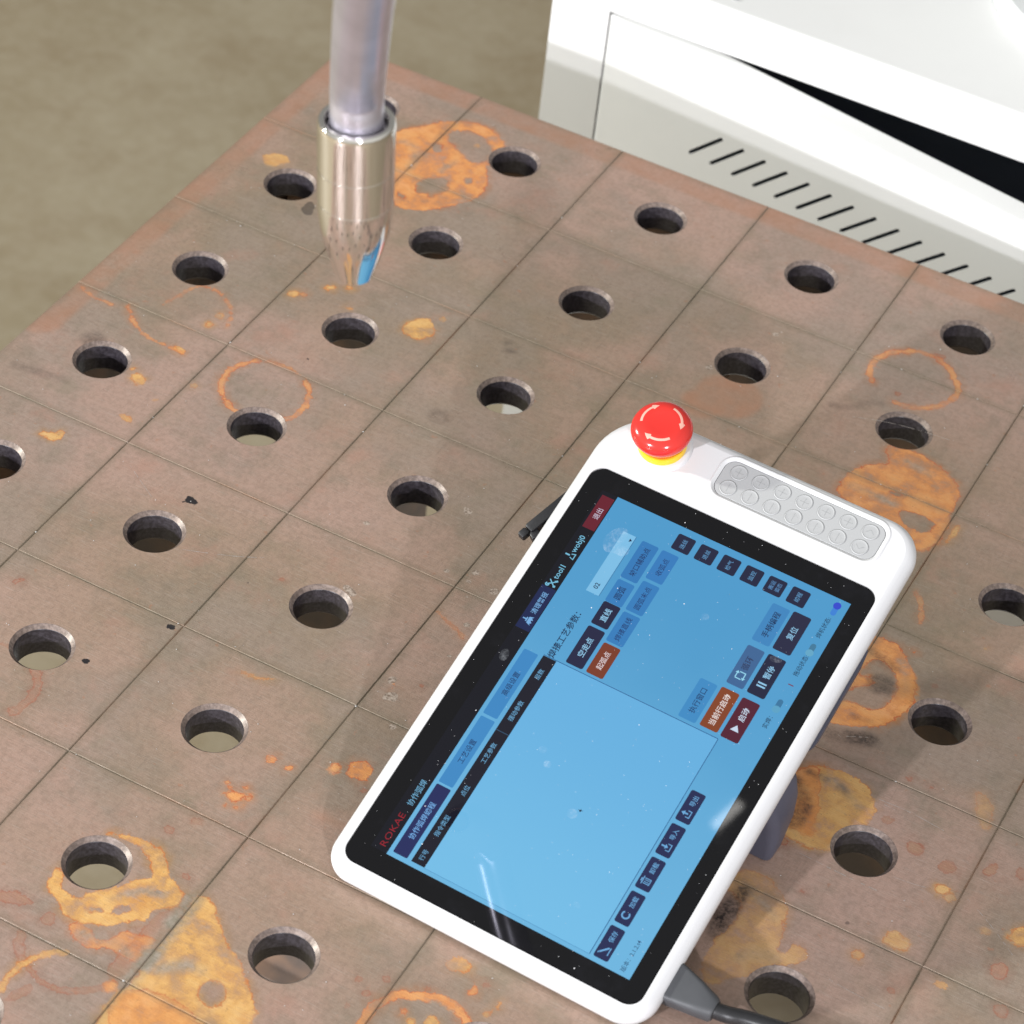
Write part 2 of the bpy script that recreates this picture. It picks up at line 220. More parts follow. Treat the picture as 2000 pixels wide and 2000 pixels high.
# stains and soft dark and reddish patches on the plate, millimetres on the table top: class, strength, shape, points, radius
STAINS_AND_PATCHES=[('O',1,'p',[(-25.4,337.3),(-19.8,343.8),(-13.2,350.9),(-9.5,358.5),(-4.8,364.4),(2.3,368.3),(9.4,372.2),(17.0,372.8),(26.5,369.8),(34.1,365.4),(39.7,357.3),(35.9,349.8),(37.3,341.2),(37.7,334.4),(44.6,325.2),(47.8,318.1),(49.5,307.7),(46.7,298.8),(41.1,290.3),(36.1,281.0),(26.0,271.6),(17.8,268.1),(11.0,268.9),(3.6,275.1),(-11.5,299.2),(-25.1,325.3)]),('OYR',1,'x',[(0.5,353.5),(9.5,362.4),(18.5,362.7),(28.4,358.9),(34.5,351.2),(35.9,340.2),(30.7,332.9),(22.8,335.6),(13.4,340.9),(4.8,346.8)]),('OYR',1,'x',[(12.7,290.8),(11.7,299.4),(16.8,306.5),(24.6,310.9),(29.7,302.9),(30.2,296.3),(26.9,292.8),(26.0,285.3),(21.0,289.7),(17.3,287.1)]),('OYR',1,'x',[(32.1,316.2),(35.8,321.2),(39.5,316.8),(37.1,309.3)]),('OYR',1,'x',[(4.4,282.6),(15.0,277.5),(9.1,276.7)]),('OYR',1,'x',[(-1.7,337.3),(3.0,340.7),(8.2,334.8),(6.4,329.8),(2.1,332.8)]),('Y',0.9,'d',[(22.1,351.2)],1.45),('Y',0.9,'d',[(39.9,167.8)],1.35),('Y',0.8,'p',[(-78.5,263.1),(-78.7,267.7),(-72.8,273.1),(-65.8,274.5),(-61.8,268.0),(-65.8,261.6),(-72.7,257.8)]),('Y',0.85,'d',[(6.3,159.9)],3.09),('Y',0.85,'d',[(20.6,177.3)],2.71),('Y',0.85,'d',[(30.7,183.3)],2.13),('Y',0.85,'d',[(-17.4,119.4)],2.13),('Y',0.85,'d',[(-17.9,109.9)],2.13),('Y',0.85,'d',[(-19.9,81.0)],2.71),('Y',0.85,'d',[(39.4,167.4)],1.45),('O',0.5,'d',[(11.7,163.3)],1.74),('O',0.5,'s',[(-45.3,125.1),(-43.7,132.4),(-38.6,138.0),(-28.5,137.8),(-18.3,131.5),(-12.0,123.5),(-8.9,113.6)],0.675),('O',0.5,'s',[(-95.7,97.1),(-88.0,93.2),(-73.1,93.4)],0.87),('O',0.6,'s',[(-65.0,99.0),(-59.0,90.9),(-47.4,82.8),(-35.3,79.3),(-25.0,80.4),(-17.3,79.8)],1.065),('O',0.5,'s',[(-49.2,110.0),(-46.0,120.4),(-45.8,127.8)],0.58),('s',0.3,'p',[(-99.7,114.2),(-99.4,125.0),(-97.4,137.1),(-85.0,141.5),(-80.6,123.4),(-85.9,105.0),(-96.6,105.9)]),('d',0.4,'d',[(-63.9,61.5)],6.76),('D',0.6,'p',[(-33.9,232.5),(-31.4,243.4),(-26.7,239.9),(-23.8,232.9),(-26.0,228.0)]),('d',0.3,'s',[(-86.3,19.4),(-72.8,21.0),(-56.8,24.3)],2.9),('Y',0.9,'p',[(-29.7,47.8),(-28.1,51.8),(-22.1,51.0),(-19.9,46.8),(-21.7,43.1),(-25.3,43.1)]),('Y',0.8,'d',[(-31.9,53.0)],0.97),('Y',0.8,'p',[(-16.8,16.9),(-13.1,18.5),(-7.7,17.5),(-7.3,15.0),(-12.2,13.5)]),('Y',0.85,'p',[(-43.6,-18.9),(-38.8,-15.6),(-35.1,-15.8),(-35.2,-10.4),(-31.5,-12.4),(-29.7,-16.7),(-32.5,-21.3),(-37.0,-19.8),(-41.1,-20.8)]),('Y',0.35,'d',[(-7.6,37.2)],1.74),('Y',0.35,'d',[(3.8,59.3)],1.93),('D',1,'p',[(48.7,-18.7),(50.4,-15.9),(56.7,-18.6),(56.5,-21.9),(51.5,-22.1)]),('D',1,'d',[(44.0,-17.2)],0.39),('D',1,'d',[(46.9,-20.3)],0.48),('D',1,'d',[(48.9,-15.1)],0.48),('D',1,'d',[(50.3,-22.9)],0.39),('D',1,'d',[(50.0,-9.1)],0.29),('D',1,'d',[(46.8,-13.9)],0.29),('D',1,'d',[(51.5,-15.5)],0.48),('D',1,'p',[(92.5,-104.4),(94.1,-101.8),(97.3,-102.8),(97.1,-105.6),(94.9,-106.4)]),('D',1,'d',[(93.1,-97.7)],0.39),('D',1,'d',[(88.2,-101.7)],0.39),('D',1,'d',[(90.3,-106.9)],0.39),('D',1,'d',[(90.7,-101.6)],0.29),('D',1,'d',[(110.4,-55.5)],0.77),('D',1,'d',[(73.5,-146.9)],1.74),('D',1,'d',[(43.1,114.7)],0.87),('O',0.75,'s',[(36.7,53.4),(26.8,57.0),(17.6,63.9),(13.4,72.5),(12.5,82.5),(15.4,91.4),(22.2,98.0)],1.64),('O',0.6,'s',[(22.2,98.0),(31.9,101.8),(43.7,102.1),(53.3,98.0)],0.725),('O',0.75,'s',[(52.5,97.4),(59.1,91.4),(63.1,79.9),(62.9,70.3),(59.9,63.6)],1.545),('R',0.6,'p',[(10.6,-119.6),(13.4,-116.5),(16.7,-116.4),(14.0,-120.6)]),('R',0.7,'d',[(123.6,-44.3)],0.87),('R',0.5,'s',[(31.5,-159.3),(35.7,-158.9),(38.3,-159.4)],0.675),('Y',0.9,'p',[(73.7,168.5),(73.0,176.1),(76.5,181.7),(81.8,185.3),(88.9,180.1),(90.9,173.3),(88.6,166.7),(82.6,164.5),(76.2,165.1)]),('Y',0.6,'d',[(88.7,188.1)],1.93),('d',0.4,'p',[(129.9,183.2),(131.9,188.5),(137.8,188.6),(136.9,183.4)]),('d',0.3,'d',[(129.0,191.6)],2.9),('D',0.6,'d',[(155.6,195.9)],0.87),('d',0.22,'d',[(128.0,112.9)],6.76),('O',0.4,'s',[(201.1,-20.8),(211.2,-25.3),(221.6,-28.7)],0.58),('O',0.4,'d',[(220.5,-28.7)],1.45),('W',0.8,'p',[(151.0,-31.3),(152.7,-28.5),(157.5,-30.2),(161.2,-31.9),(160.1,-36.6),(155.7,-34.7)]),('W',0.7,'d',[(164.0,59.2)],1.26),('W',0.7,'d',[(138.2,16.3)],1.93),('W',0.7,'d',[(190.5,8.1)],1.55),('W',0.7,'d',[(203.8,15.0)],2.32),('W',0.7,'d',[(218.6,8.3)],2.51),('W',0.7,'d',[(218.4,-21.0)],1.74),('W',0.7,'d',[(221.7,-45.1)],1.16),('W',0.7,'d',[(204.1,7.3)],1.16),('W',0.7,'d',[(208.7,-2.8)],0.97),('W',0.7,'d',[(166.3,-60.9)],1.16),('W',0.7,'d',[(167.7,-64.2)],0.77),('W',0.7,'d',[(164.1,-75.5)],0.77),('W',0.6,'p',[(174.3,56.9),(177.4,56.4),(182.0,55.1),(178.5,49.3)]),('W',0.9,'p',[(203.3,-75.9),(205.4,-72.2),(208.2,-73.4),(208.3,-77.2),(205.5,-78.7)]),('W',0.9,'p',[(207.3,-88.4),(208.0,-84.1),(211.6,-81.1),(214.6,-83.6),(214.5,-88.1),(211.3,-88.0),(209.7,-89.8)]),('W',0.7,'d',[(218.1,-83.6)],0.77),('W',0.7,'d',[(221.8,-102.7)],1.74),('O',0.9,'d',[(207.5,-76.7)],1.16),('O',0.9,'d',[(209.3,-79.9)],0.68),('R',0.7,'d',[(219.7,-71.3)],0.97),('O',0.9,'p',[(209.3,-142.5),(209.2,-139.7),(211.1,-137.7),(214.5,-138.3),(215.3,-141.4),(213.7,-143.9),(211.2,-144.0)]),('O',1,'p',[(217.2,-139.4),(216.4,-133.6),(218.8,-129.9),(224.8,-129.6),(228.6,-133.5),(228.8,-138.3),(225.8,-141.9),(221.2,-141.8)]),('R',0.5,'d',[(231.2,-145.9)],1.74),('r',0.3,'s',[(218.7,-171.2),(234.5,-170.6)],2.415),('Y',0.85,'p',[(313.2,-214.0),(314.7,-209.9),(317.8,-208.6),(323.2,-208.9),(324.7,-214.1),(321.8,-215.9),(319.5,-216.8),(316.4,-218.1)]),('O',0.8,'p',[(329.1,-216.2),(331.6,-219.6),(333.2,-224.6),(331.7,-226.2),(329.9,-223.7),(330.3,-221.0)]),('Y',0.6,'s',[(345.0,-222.1),(344.1,-227.4),(342.5,-231.4)],0.675),('R',0.5,'d',[(285.6,-243.6)],1.35),('R',0.5,'d',[(295.7,-237.3)],1.55),('R',0.5,'d',[(334.9,-216.3)],1.93),('R',0.5,'d',[(288.2,-259.5)],1.16),('R',0.5,'d',[(292.2,-249.2)],1.55),('R',0.5,'d',[(314.3,-232.3)],1.45),('O',0.9,'s',[(298.9,-264.1),(297.8,-254.1),(300.4,-247.1),(305.0,-241.8),(312.2,-237.8),(319.7,-234.3),(326.1,-234.0),(333.0,-236.2),(338.4,-239.4)],2.22),('O',0.7,'d',[(311.1,-249.3)],1.74),('Y',0.8,'d',[(324.3,-247.6)],3.38),('Y',0.8,'d',[(316.4,-252.0)],1.93),('Y',1,'p',[(143.0,-234.0),(148.7,-230.3),(155.4,-228.1),(161.6,-226.7),(169.4,-227.7),(175.0,-230.1),(178.9,-235.4),(184.9,-240.8),(191.4,-243.1),(195.1,-246.5),(194.7,-251.2),(191.1,-254.8),(188.1,-257.9),(187.0,-263.7),(187.6,-267.7),(183.3,-268.6),(180.7,-272.2),(173.8,-279.6),(165.0,-282.7),(156.9,-284.1),(149.2,-280.1),(141.8,-275.9),(137.4,-271.0),(136.1,-264.1),(138.7,-260.5),(141.1,-264.8),(144.5,-270.4),(149.0,-272.6),(155.8,-272.2),(155.3,-268.6),(159.0,-263.7),(164.3,-259.7),(169.3,-252.0),(172.3,-247.5),(176.2,-245.0),(174.2,-239.8),(168.5,-235.6),(163.3,-232.3),(157.2,-230.9),(149.3,-231.3)]),('OYR',1,'x',[(158.3,-274.4),(164.2,-271.3),(167.9,-270.8),(167.7,-273.5),(162.5,-276.1)]),('OYR',1,'x',[(170.4,-271.7),(171.4,-267.3),(176.7,-263.3),(178.6,-265.3),(175.5,-270.4)]),('OYR',1,'x',[(180.4,-250.7),(184.6,-248.0),(184.4,-250.7)]),('O',0.7,'p',[(158.1,-285.8),(164.3,-283.2),(172.0,-285.8),(178.5,-286.6),(181.1,-278.8),(186.7,-275.2),(196.1,-273.0),(199.6,-277.0),(198.7,-287.4),(194.0,-289.2),(183.0,-287.5),(175.3,-293.6),(166.9,-292.7)]),('Y',0.95,'p',[(197.3,-244.5),(200.0,-240.9),(206.2,-241.4),(212.7,-246.2),(220.2,-254.0),(228.0,-260.3),(235.5,-262.9),(241.8,-270.0),(248.2,-275.6),(255.5,-281.9),(257.1,-286.8),(256.8,-294.0),(256.8,-304.5),(241.4,-317.6),(213.5,-332.7),(202.3,-330.4),(198.4,-318.9),(198.2,-307.1),(201.4,-300.3),(201.0,-290.9),(200.5,-281.3),(200.1,-271.7),(199.9,-259.3),(199.5,-249.5)]),('R',0.6,'p',[(190.0,-259.3),(197.5,-249.4),(199.9,-259.3),(200.1,-271.7),(200.5,-281.3),(201.0,-290.9),(201.4,-300.3),(190.7,-304.6),(187.7,-294.4),(188.8,-281.4),(189.2,-268.6)]),('O',0.65,'p',[(199.1,-311.3),(202.5,-302.0),(213.9,-297.2),(228.5,-297.5),(240.8,-301.7),(240.4,-315.9),(209.7,-332.8)]),('OYR',1,'x',[(227.9,-286.0),(228.4,-280.8),(232.3,-277.8),(237.8,-279.7),(241.4,-284.7),(240.9,-289.8),(237.0,-292.8),(232.0,-291.8)]),('Y',0.8,'s',[(154.4,-339.4),(154.9,-331.9),(154.2,-322.7),(156.2,-313.0),(161.1,-304.4),(167.3,-300.5)],1.64),('R',0.6,'s',[(158.6,-316.3),(165.5,-319.2),(174.6,-319.5),(183.2,-316.5),(190.5,-310.1),(194.5,-304.6)],1.355),('R',0.55,'p',[(159.4,-332.7),(163.9,-323.8),(167.8,-323.8),(165.9,-330.9),(161.0,-336.4)]),('R',0.5,'s',[(144.5,-301.9),(149.2,-310.1),(156.1,-315.5)],2.03),('R',0.65,'p',[(120.5,-289.5),(127.6,-283.7),(137.6,-283.7),(140.2,-285.9),(133.9,-289.8),(124.4,-292.1)]),('R',0.5,'p',[(147.1,-291.5),(147.6,-285.0),(152.2,-285.8),(154.5,-290.6),(149.7,-292.4)]),('O',0.8,'p',[(191.2,-305.4),(194.9,-300.7),(199.0,-305.4),(194.6,-310.5)]),('R',0.65,'s',[(54.0,-163.1),(60.2,-168.1),(64.8,-175.4),(66.1,-184.9),(63.7,-193.8)],2.22),('O',0.9,'p',[(180.5,-154.0),(180.7,-151.0),(183.3,-149.3),(186.3,-150.9),(186.1,-153.9),(183.1,-155.8)]),('O',0.9,'p',[(191.2,-153.8),(192.8,-151.4),(195.5,-152.1),(195.3,-154.6),(193.2,-155.4)]),('O',1,'p',[(177.2,-183.5),(178.2,-179.4),(182.5,-178.0),(185.8,-180.0),(185.1,-183.9),(181.5,-186.2)]),('O',0.7,'d',[(173.8,-176.6)],0.77),('O',0.7,'d',[(176.5,-178.3)],0.68),('O',0.7,'d',[(183.0,-174.8)],0.77),('O',0.7,'d',[(187.8,-180.0)],0.77),('O',0.7,'d',[(185.5,-187.7)],0.87),('O',0.7,'d',[(180.3,-188.4)],0.97),('O',0.7,'d',[(175.8,-183.7)],0.68),('O',0.7,'d',[(186.7,-176.6)],0.48),('O',0.7,'d',[(187.5,-184.4)],0.58),('R',0.55,'d',[(166.6,-215.7)],2.13),('R',0.55,'d',[(174.7,-205.3)],2.71),('R',0.55,'d',[(188.4,-235.3)],1.74),('Y',0.5,'s',[(140.5,-110.9),(147.9,-110.6),(153.8,-109.8),(156.2,-106.7)],0.675),('O',0.75,'s',[(317.9,279.5),(313.2,288.3),(312.0,299.6),(316.1,309.5),(324.5,317.4),(334.3,322.1),(345.4,320.5),(355.2,313.1),(362.6,304.2),(364.0,293.3),(360.1,282.8),(352.9,275.0),(343.4,270.4),(335.6,269.9)],1.64),('R',0.8,'p',[(338.9,325.2),(346.3,326.9),(344.9,323.2),(340.4,322.8)]),('R',0.8,'d',[(335.2,277.9)],1.16),('d',0.4,'s',[(307.5,246.9),(317.3,250.6),(324.0,262.0),(330.0,264.2)],1.93),('O',0.9,'p',[(347.0,233.5),(352.6,233.6),(360.2,236.9),(368.7,235.1),(378.6,232.5),(388.2,227.9),(395.6,220.1),(397.5,212.3),(397.3,201.4),(400.8,189.6),(400.9,175.6),(398.5,165.3),(392.8,160.6),(385.0,166.7),(376.9,173.5),(359.5,176.1),(344.1,176.4),(338.7,180.0),(336.4,189.3),(338.0,201.4),(342.3,209.8),(348.9,215.2),(354.3,219.8),(348.5,227.1)]),('OYR',1,'x',[(373.5,187.2),(380.4,189.2),(390.1,189.4),(394.8,185.5),(392.2,175.9),(382.6,175.6),(375.5,179.7)]),('OYR',1,'x',[(361.8,197.3),(370.7,199.7),(367.0,195.4)]),('Y',0.6,'p',[(402.8,187.3),(405.8,196.4),(407.0,184.9),(404.2,172.6)]),('O',0.4,'s',[(404.9,130.5),(411.4,123.2),(414.8,110.7)],1.45),('Y',0.9,'d',[(450.7,111.7)],0.58),('r',0.55,'d',[(254.8,220.5)],19.32),('r',0.55,'d',[(245.3,206.3)],12.56),('O',0.95,'p',[(395.0,88.3),(405.1,89.1),(412.1,89.3),(415.7,85.1),(420.3,80.8),(424.8,76.6),(428.2,71.6),(431.0,65.7),(432.6,60.4),(433.2,54.4),(433.0,46.7),(430.3,38.7),(426.0,31.1),(420.9,25.7),(413.9,22.5),(408.2,20.8),(401.4,17.1),(398.7,27.8),(398.6,34.7),(397.8,55.3),(396.3,75.9)]),('OYR',1,'x',[(409.1,73.5),(414.7,71.4),(419.2,67.2),(421.8,61.8),(423.7,56.0),(423.5,47.4),(420.8,41.5),(416.8,37.8),(412.1,37.9),(407.1,38.8),(401.7,33.9),(400.7,43.0),(403.4,47.6),(408.5,52.3),(411.2,57.0),(407.5,60.3),(402.0,56.6),(402.4,66.9),(404.2,73.9)]),('Y',0.75,'s',[(425.9,70.2),(429.9,64.9),(431.6,54.8),(430.3,44.2),(426.9,35.7),(420.5,28.8),(412.6,25.7)],2.1),('d',0.6,'d',[(415.0,58.0)],7.51),('d',0.6,'s',[(405.6,11.7),(416.8,15.5),(424.7,18.6)],4.86),('d',0.7,'s',[(400.5,77.2),(406.1,75.1),(415.8,72.1)],2.87),('d',0.45,'s',[(411.2,29.0),(419.8,30.5)],1.325),('O',0.8,'p',[(419.8,87.8),(420.2,91.6),(422.7,88.9),(421.4,87.4)]),('R',0.6,'d',[(438.5,71.3)],1.1),('R',0.6,'d',[(446.5,68.7)],0.62),('R',0.6,'d',[(451.7,5.9)],1.33),('R',0.6,'d',[(462.9,5.9)],0.88),('Y',0.9,'p',[(399.4,-22.8),(405.8,-13.0),(411.0,-10.3),(418.7,-8.4),(425.2,-8.6),(430.8,-8.7),(437.3,-12.4),(442.3,-18.4),(445.3,-25.6),(445.6,-31.4),(442.1,-35.9),(436.8,-41.2),(434.7,-47.2),(434.7,-52.0),(436.8,-57.1),(432.7,-60.9),(427.2,-62.6),(421.2,-63.0),(414.7,-62.4),(409.8,-60.8),(406.5,-53.4),(399.9,-33.5)]),('O',0.85,'p',[(398.6,-25.8),(406.0,-13.5),(410.8,-11.7),(412.7,-19.1),(416.4,-22.9),(417.4,-30.2),(420.8,-35.2),(421.6,-40.8),(423.3,-48.7),(425.6,-53.1),(425.2,-56.0),(420.4,-56.4),(413.7,-55.4),(409.7,-56.8),(402.4,-44.1)]),('d',0.85,'s',[(403.8,-28.0),(413.9,-36.7),(414.1,-51.6)],4.14),('d',0.5,'s',[(407.7,-17.4),(415.3,-17.4)],1.865),('d',0.5,'p',[(422.4,-17.2),(427.0,-17.9),(432.4,-21.7),(430.6,-23.5),(426.9,-22.8)]),('R',1,'p',[(410.9,-67.2),(412.0,-63.0),(417.3,-63.7),(417.1,-67.9),(412.8,-69.5)]),('Y',0.6,'p',[(404.7,-92.1),(410.1,-89.4),(416.6,-90.6),(422.0,-91.7),(426.3,-95.0),(431.5,-100.7),(434.0,-105.1),(434.9,-109.7),(436.6,-116.0),(437.9,-122.5),(438.9,-128.4),(441.9,-128.0),(444.7,-124.7),(444.2,-120.0),(446.6,-119.2),(450.6,-121.0),(453.0,-123.1),(452.2,-127.2),(448.5,-131.0),(441.3,-136.3),(436.2,-141.6),(434.1,-148.7),(426.0,-154.4),(423.4,-160.3),(419.3,-162.9),(413.0,-156.2),(410.8,-146.9),(411.5,-139.2),(413.5,-132.8),(415.1,-118.6),(413.7,-112.0),(407.7,-108.4),(401.6,-107.0)]),('d',0.85,'p',[(403.8,-129.4),(404.8,-113.9),(408.4,-100.3),(414.8,-100.0),(413.7,-112.0),(415.1,-118.6),(413.5,-132.8),(409.9,-140.2)]),('R',0.8,'p',[(465.5,-34.9),(467.3,-31.0),(473.0,-30.8),(474.6,-36.0),(472.4,-39.0),(468.4,-38.5)]),('R',0.8,'p',[(483.7,-39.7),(485.1,-34.7),(490.5,-34.0),(493.5,-37.4),(490.5,-41.4),(485.9,-41.6)]),('R',0.75,'p',[(503.6,-28.3),(507.7,-21.6),(509.3,-27.4),(507.9,-32.3),(504.0,-30.8)]),('R',0.6,'p',[(448.4,-25.0),(452.3,-22.5),(456.0,-24.4),(453.5,-28.0),(450.4,-28.6)]),('R',0.6,'d',[(520.5,-21.6)],2.9),('R',0.6,'d',[(434.5,-89.1)],0.77),('R',0.6,'d',[(492.3,-121.0)],1.16),('R',0.6,'d',[(540.4,-104.4)],3.38),('Y',0.8,'p',[(486.9,-55.1),(488.1,-49.7),(492.3,-48.3),(494.7,-50.8),(492.5,-56.2)]),('Y',0.4,'d',[(495.9,-55.3)],2.42),('Y',0.4,'d',[(517.3,-64.7)],2.13),('Y',0.85,'p',[(527.4,-62.1),(528.1,-56.5),(532.0,-51.5),(538.3,-54.0),(538.0,-63.2),(532.4,-65.5)]),('Y',0.65,'p',[(478.0,-95.4),(479.2,-88.8),(484.3,-87.5),(490.3,-90.8),(490.8,-94.3),(486.7,-98.1),(480.7,-96.9)]),('R',0.75,'p',[(526.9,-85.4),(528.4,-79.5),(532.5,-78.2),(536.2,-80.9),(535.5,-86.3),(532.0,-89.2)]),('Y',0.6,'d',[(471.7,-110.2)],2.9),('Y',0.6,'p',[(507.5,-104.0),(512.3,-102.2),(515.1,-104.8),(511.9,-108.1)]),('Y',0.35,'p',[(481.9,13.5),(484.2,17.9),(493.5,11.0),(496.6,0.3),(494.8,-7.8),(488.2,2.0)]),('D',0.5,'d',[(460.5,-95.5)],0.97),('r',0.45,'s',[(-70,396),(100,396),(400,396)],14),('r',0.4,'s',[(-97,60),(-97,250),(-97,380)],12),('W',0.9,'d',[(234.8,237.4)],2.13),('W',0.9,'d',[(254.5,287.5)],1.93),('W',0.9,'d',[(256.0,290.6)],1.16),('s',0.85,'s',[(199.2,-245.8),(199.4,-258.4),(199.5,-270.8),(200.3,-283.9),(200.1,-299.9)],4.59),('s',0.6,'s',[(207.8,-286.5),(213.9,-277.8),(223.0,-276.9)],2.9),('s',0.5,'s',[(167.7,-264.6),(175.9,-253.0),(185.5,-249.4)],1.93),('s',0.55,'s',[(167.3,-287.5),(180.7,-284.0),(192.3,-286.6)],2.415),('s',0.55,'s',[(343.6,190.5),(356.0,189.8),(368.4,189.1)],2.9),('s',0.5,'s',[(361.1,226.3),(375.7,223.1)],2.415),('s',0.6,'s',[(-16.7,328.9),(-5.3,327.4),(0.5,307.8)],2.415),('s',0.5,'s',[(20.0,328.8),(17.2,315.0)],1.93),('s',0.5,'s',[(416.0,-17.0),(424.7,-17.5),(436.4,-25.2)],2.485),('s',0.6,'s',[(425.4,-141.3),(430.4,-134.5),(439.5,-132.3)],2.485),('s',0.5,'s',[(414.9,-103.8),(423.4,-105.8),(429.9,-110.7)],1.93),('s',0.5,'s',[(416.6,78.4),(423.4,70.7),(427.5,60.5)],1.545)]
SCRATCH=[([(424.0,-68.2),(447.6,-69.4),(471.4,-69.6)],0.35),([(443.5,-15.4),(459.9,-14.8),(478.2,-17.1)],0.3),([(447.2,-17.3),(453.2,-17.7)],0.25),([(65.9,-54.9),(84.3,-47.7),(99.0,-40.8),(109.4,-34.2)],0.35),([(502.5,-50.5),(516.8,-58.5),(533.5,-71.1)],0.25),([(465.8,-130.2),(477.5,-131.6),(494.1,-132.1)],0.22),([(11.0,-14.3),(23.1,-22.0),(36.7,-30.3)],0.22),([(320.2,243.9),(331.7,248.9),(348.9,253.8),(374.6,257.0)],0.25),([(468.4,-57.5),(478.4,-56.5),(487.1,-54.3)],0.2),([(409.4,13.5),(411.8,12.3)],0.25),([(413.6,14.5),(423.3,19.8)],0.25)]

# ------------------------------------------------------------------ materials of the setting
# floor: worn greenish-grey workshop concrete
FLOOR_Z = -820.0
m_floor = new_mat('floor_concrete', rough=0.6); n = N(m_floor); c = n.coord()
f1 = n.noise(c, 3.0, 5); f2 = n.noise(c, 11.0, 5, .6); f3 = n.noise(c, 60.0, 3)
col = n.mix(n.ramp(f1, .38, .62), (.255, .206, .132, 1), (.300, .251, .172, 1))
col = n.mix(n.ramp(f2, .42, .68, 0, .55), col, (.225, .171, .102, 1))
col = n.mix(n.ramp(f3, .35, .7, 0, .25), col, (.36, .312, .235, 1))
n.l(col, n.b.inputs['Base Color']); n.bump(f3, .2, .002)

# table plate
m_plate = new_mat('rusty_steel_plate', rough=.45, metal=.22, spec=.5); n = N(m_plate); c = n.coord()
def attr(nm):
    a = n.n('ShaderNodeAttribute'); a.attribute_name = nm; s_ = n.n('ShaderNodeSeparateColor'); n.l(a.outputs['Color'], s_.inputs[0])
    return s_.outputs[0], s_.outputs[1], s_.outputs[2], a.outputs['Alpha']
big = n.noise(c, 5.5, 4, .55); big2 = n.noise(n.mapped(c, (1, 1, 1), (0, 0, 1.1)), 13, 5, .6); mid = n.noise(c, 42, 5, .62)
fine = n.noise(c, 420, 3, .6); grain = n.noise(c, 1700, 2, .6)
grind = n.noise(n.mapped(c, (90, 1400, 10), (0, 0, .75)), 1.0, 4, .65)
grind2 = n.noise(n.mapped(c, (1500, 60, 10), (0, 0, .35)), 1.0, 4, .65)
col = n.mix(n.ramp(big, .36, .64), (.425, .288, .236, 1), (.285, .212, .140, 1))
col = n.mix(n.ramp(big2, .42, .66, 0, .7), col, (.335, .262, .21, 1))
col = n.mix(n.ramp(big2, .56, .40, 0, .55) , col, (.46, .305, .24, 1))
col = n.mix(n.ramp(mid, .50, .74, 0, .5), col, (.225, .185, .135, 1))
col = n.mix(n.ramp(fine, .30, .62, .24, 0), col, (.15, .105, .075, 1))
col = n.mix(n.ramp(grind, .52, .78, 0, .36), col, (.47, .42, .37, 1))
col = n.mix(n.ramp(grind2, .54, .80, 0, .36), col, (.17, .135, .11, 1))
col = n.mix(n.ramp(grain, .58, .74, 0, .30), col, (.50, .45, .42, 1))
freck = n.noise(n.mapped(c, (1, 1, 1), (0, 0, .4)), 150, 3, .6)
col = n.mix(n.ramp(freck, .66, .74, 0, .5), col, (.40, .185, .11, 1))
blush = n.noise(n.mapped(c, (1, 1, 1), (0, 0, 2.2)), 27, 5, .65)
col = n.mix(n.ramp(blush, .54, .76, 0, .45), col, (.42, .225, .165, 1))
col = n.mix(n.ramp(blush, .44, .26, 0, .40), col, (.235, .205, .14, 1))
sO, sY, sR, sD = attr('stain_dist'); oO, oY, oR, oD = attr('stain_alpha'); fD, fR, fS, sW = attr('stain_soft')
fm = n.ramp(mid, .25, .75, .45, 1.3)
col = n.mix(n.math('MULTIPLY', fR, fm), col, (.43, .20, .115, 1))
e1 = n.noise(c, 210, 3, .6); e2 = n.noise(c, 900, 3, .65)
wob = n.math('ADD', n.math('MULTIPLY', n.math('SUBTRACT', e1, .5), 6.0), n.math('MULTIPLY', n.math('SUBTRACT', e2, .5), 2.6))
patch = n.noise(c, 75, 5, .65); pit = n.noise(c, 640, 4, .7)
big3 = n.noise(c, 48, 3, .6); softw = n.ramp(n.noise(n.mapped(c, (1, 1, 1), (0, 0, 1.9)), 30, 3, .6), .46, .66, .22, 2.4)
def layer(col, sd, op, c1, c2, ce, ew, amp, pitc, pits):
    d = n.math('ADD', sd, n.math('MULTIPLY', wob, amp))
    fill = n.math('MULTIPLY', n.ramp(n.math('DIVIDE', d, softw), 1.0, -1.0), op)
    thin = n.ramp(patch, .32, .54, .22, .97)          # where the rust bloom is thin the plate shows through
    fill2 = n.math('MULTIPLY', n.math('MULTIPLY', fill, thin), n.ramp(grind, .40, .80, 1.0, .72))
    halo = n.math('MULTIPLY', n.math('MULTIPLY', n.ramp(d, 5.5, -1.0), op), n.ramp(big3, .36, .66, .0, .48))
    col = n.mix(halo, col, tuple(q*.72 for q in c1[:3])+(1,))
    body = n.mix(n.ramp(patch, .36, .66), c1, c2)
    body = n.mix(n.ramp(big3, .52, .74, 0, .55), body, tuple(min(1, q*k_) for q, k_ in zip(c2[:3], (1.04, 1.12, 1.5)))+(1,))
    body = n.mix(n.ramp(big3, .46, .28, 0, .5), body, tuple(q*k_ for q, k_ in zip(c1[:3], (.86, .72, .7)))+(1,))
    body = n.mix(n.ramp(pit, .60, .70, 0, pits), body, pitc)
    col = n.mix(fill2, col, body)
    edge = n.math('MULTIPLY', n.math('MULTIPLY', n.ramp(d, -ew, -.05), n.ramp(d, ew*.5, .0)), n.math('MULTIPLY', op, n.ramp(big3, .36, .56, .25, .95)))
    col = n.mix(edge, col, ce)
    return col, fill
col, kR = layer(col, sR, oR, (.36, .15, .09, 1), (.37, .21, .125, 1), (.33, .11, .065, 1), .9, 1.0, (.2, .1, .07, 1), .4)
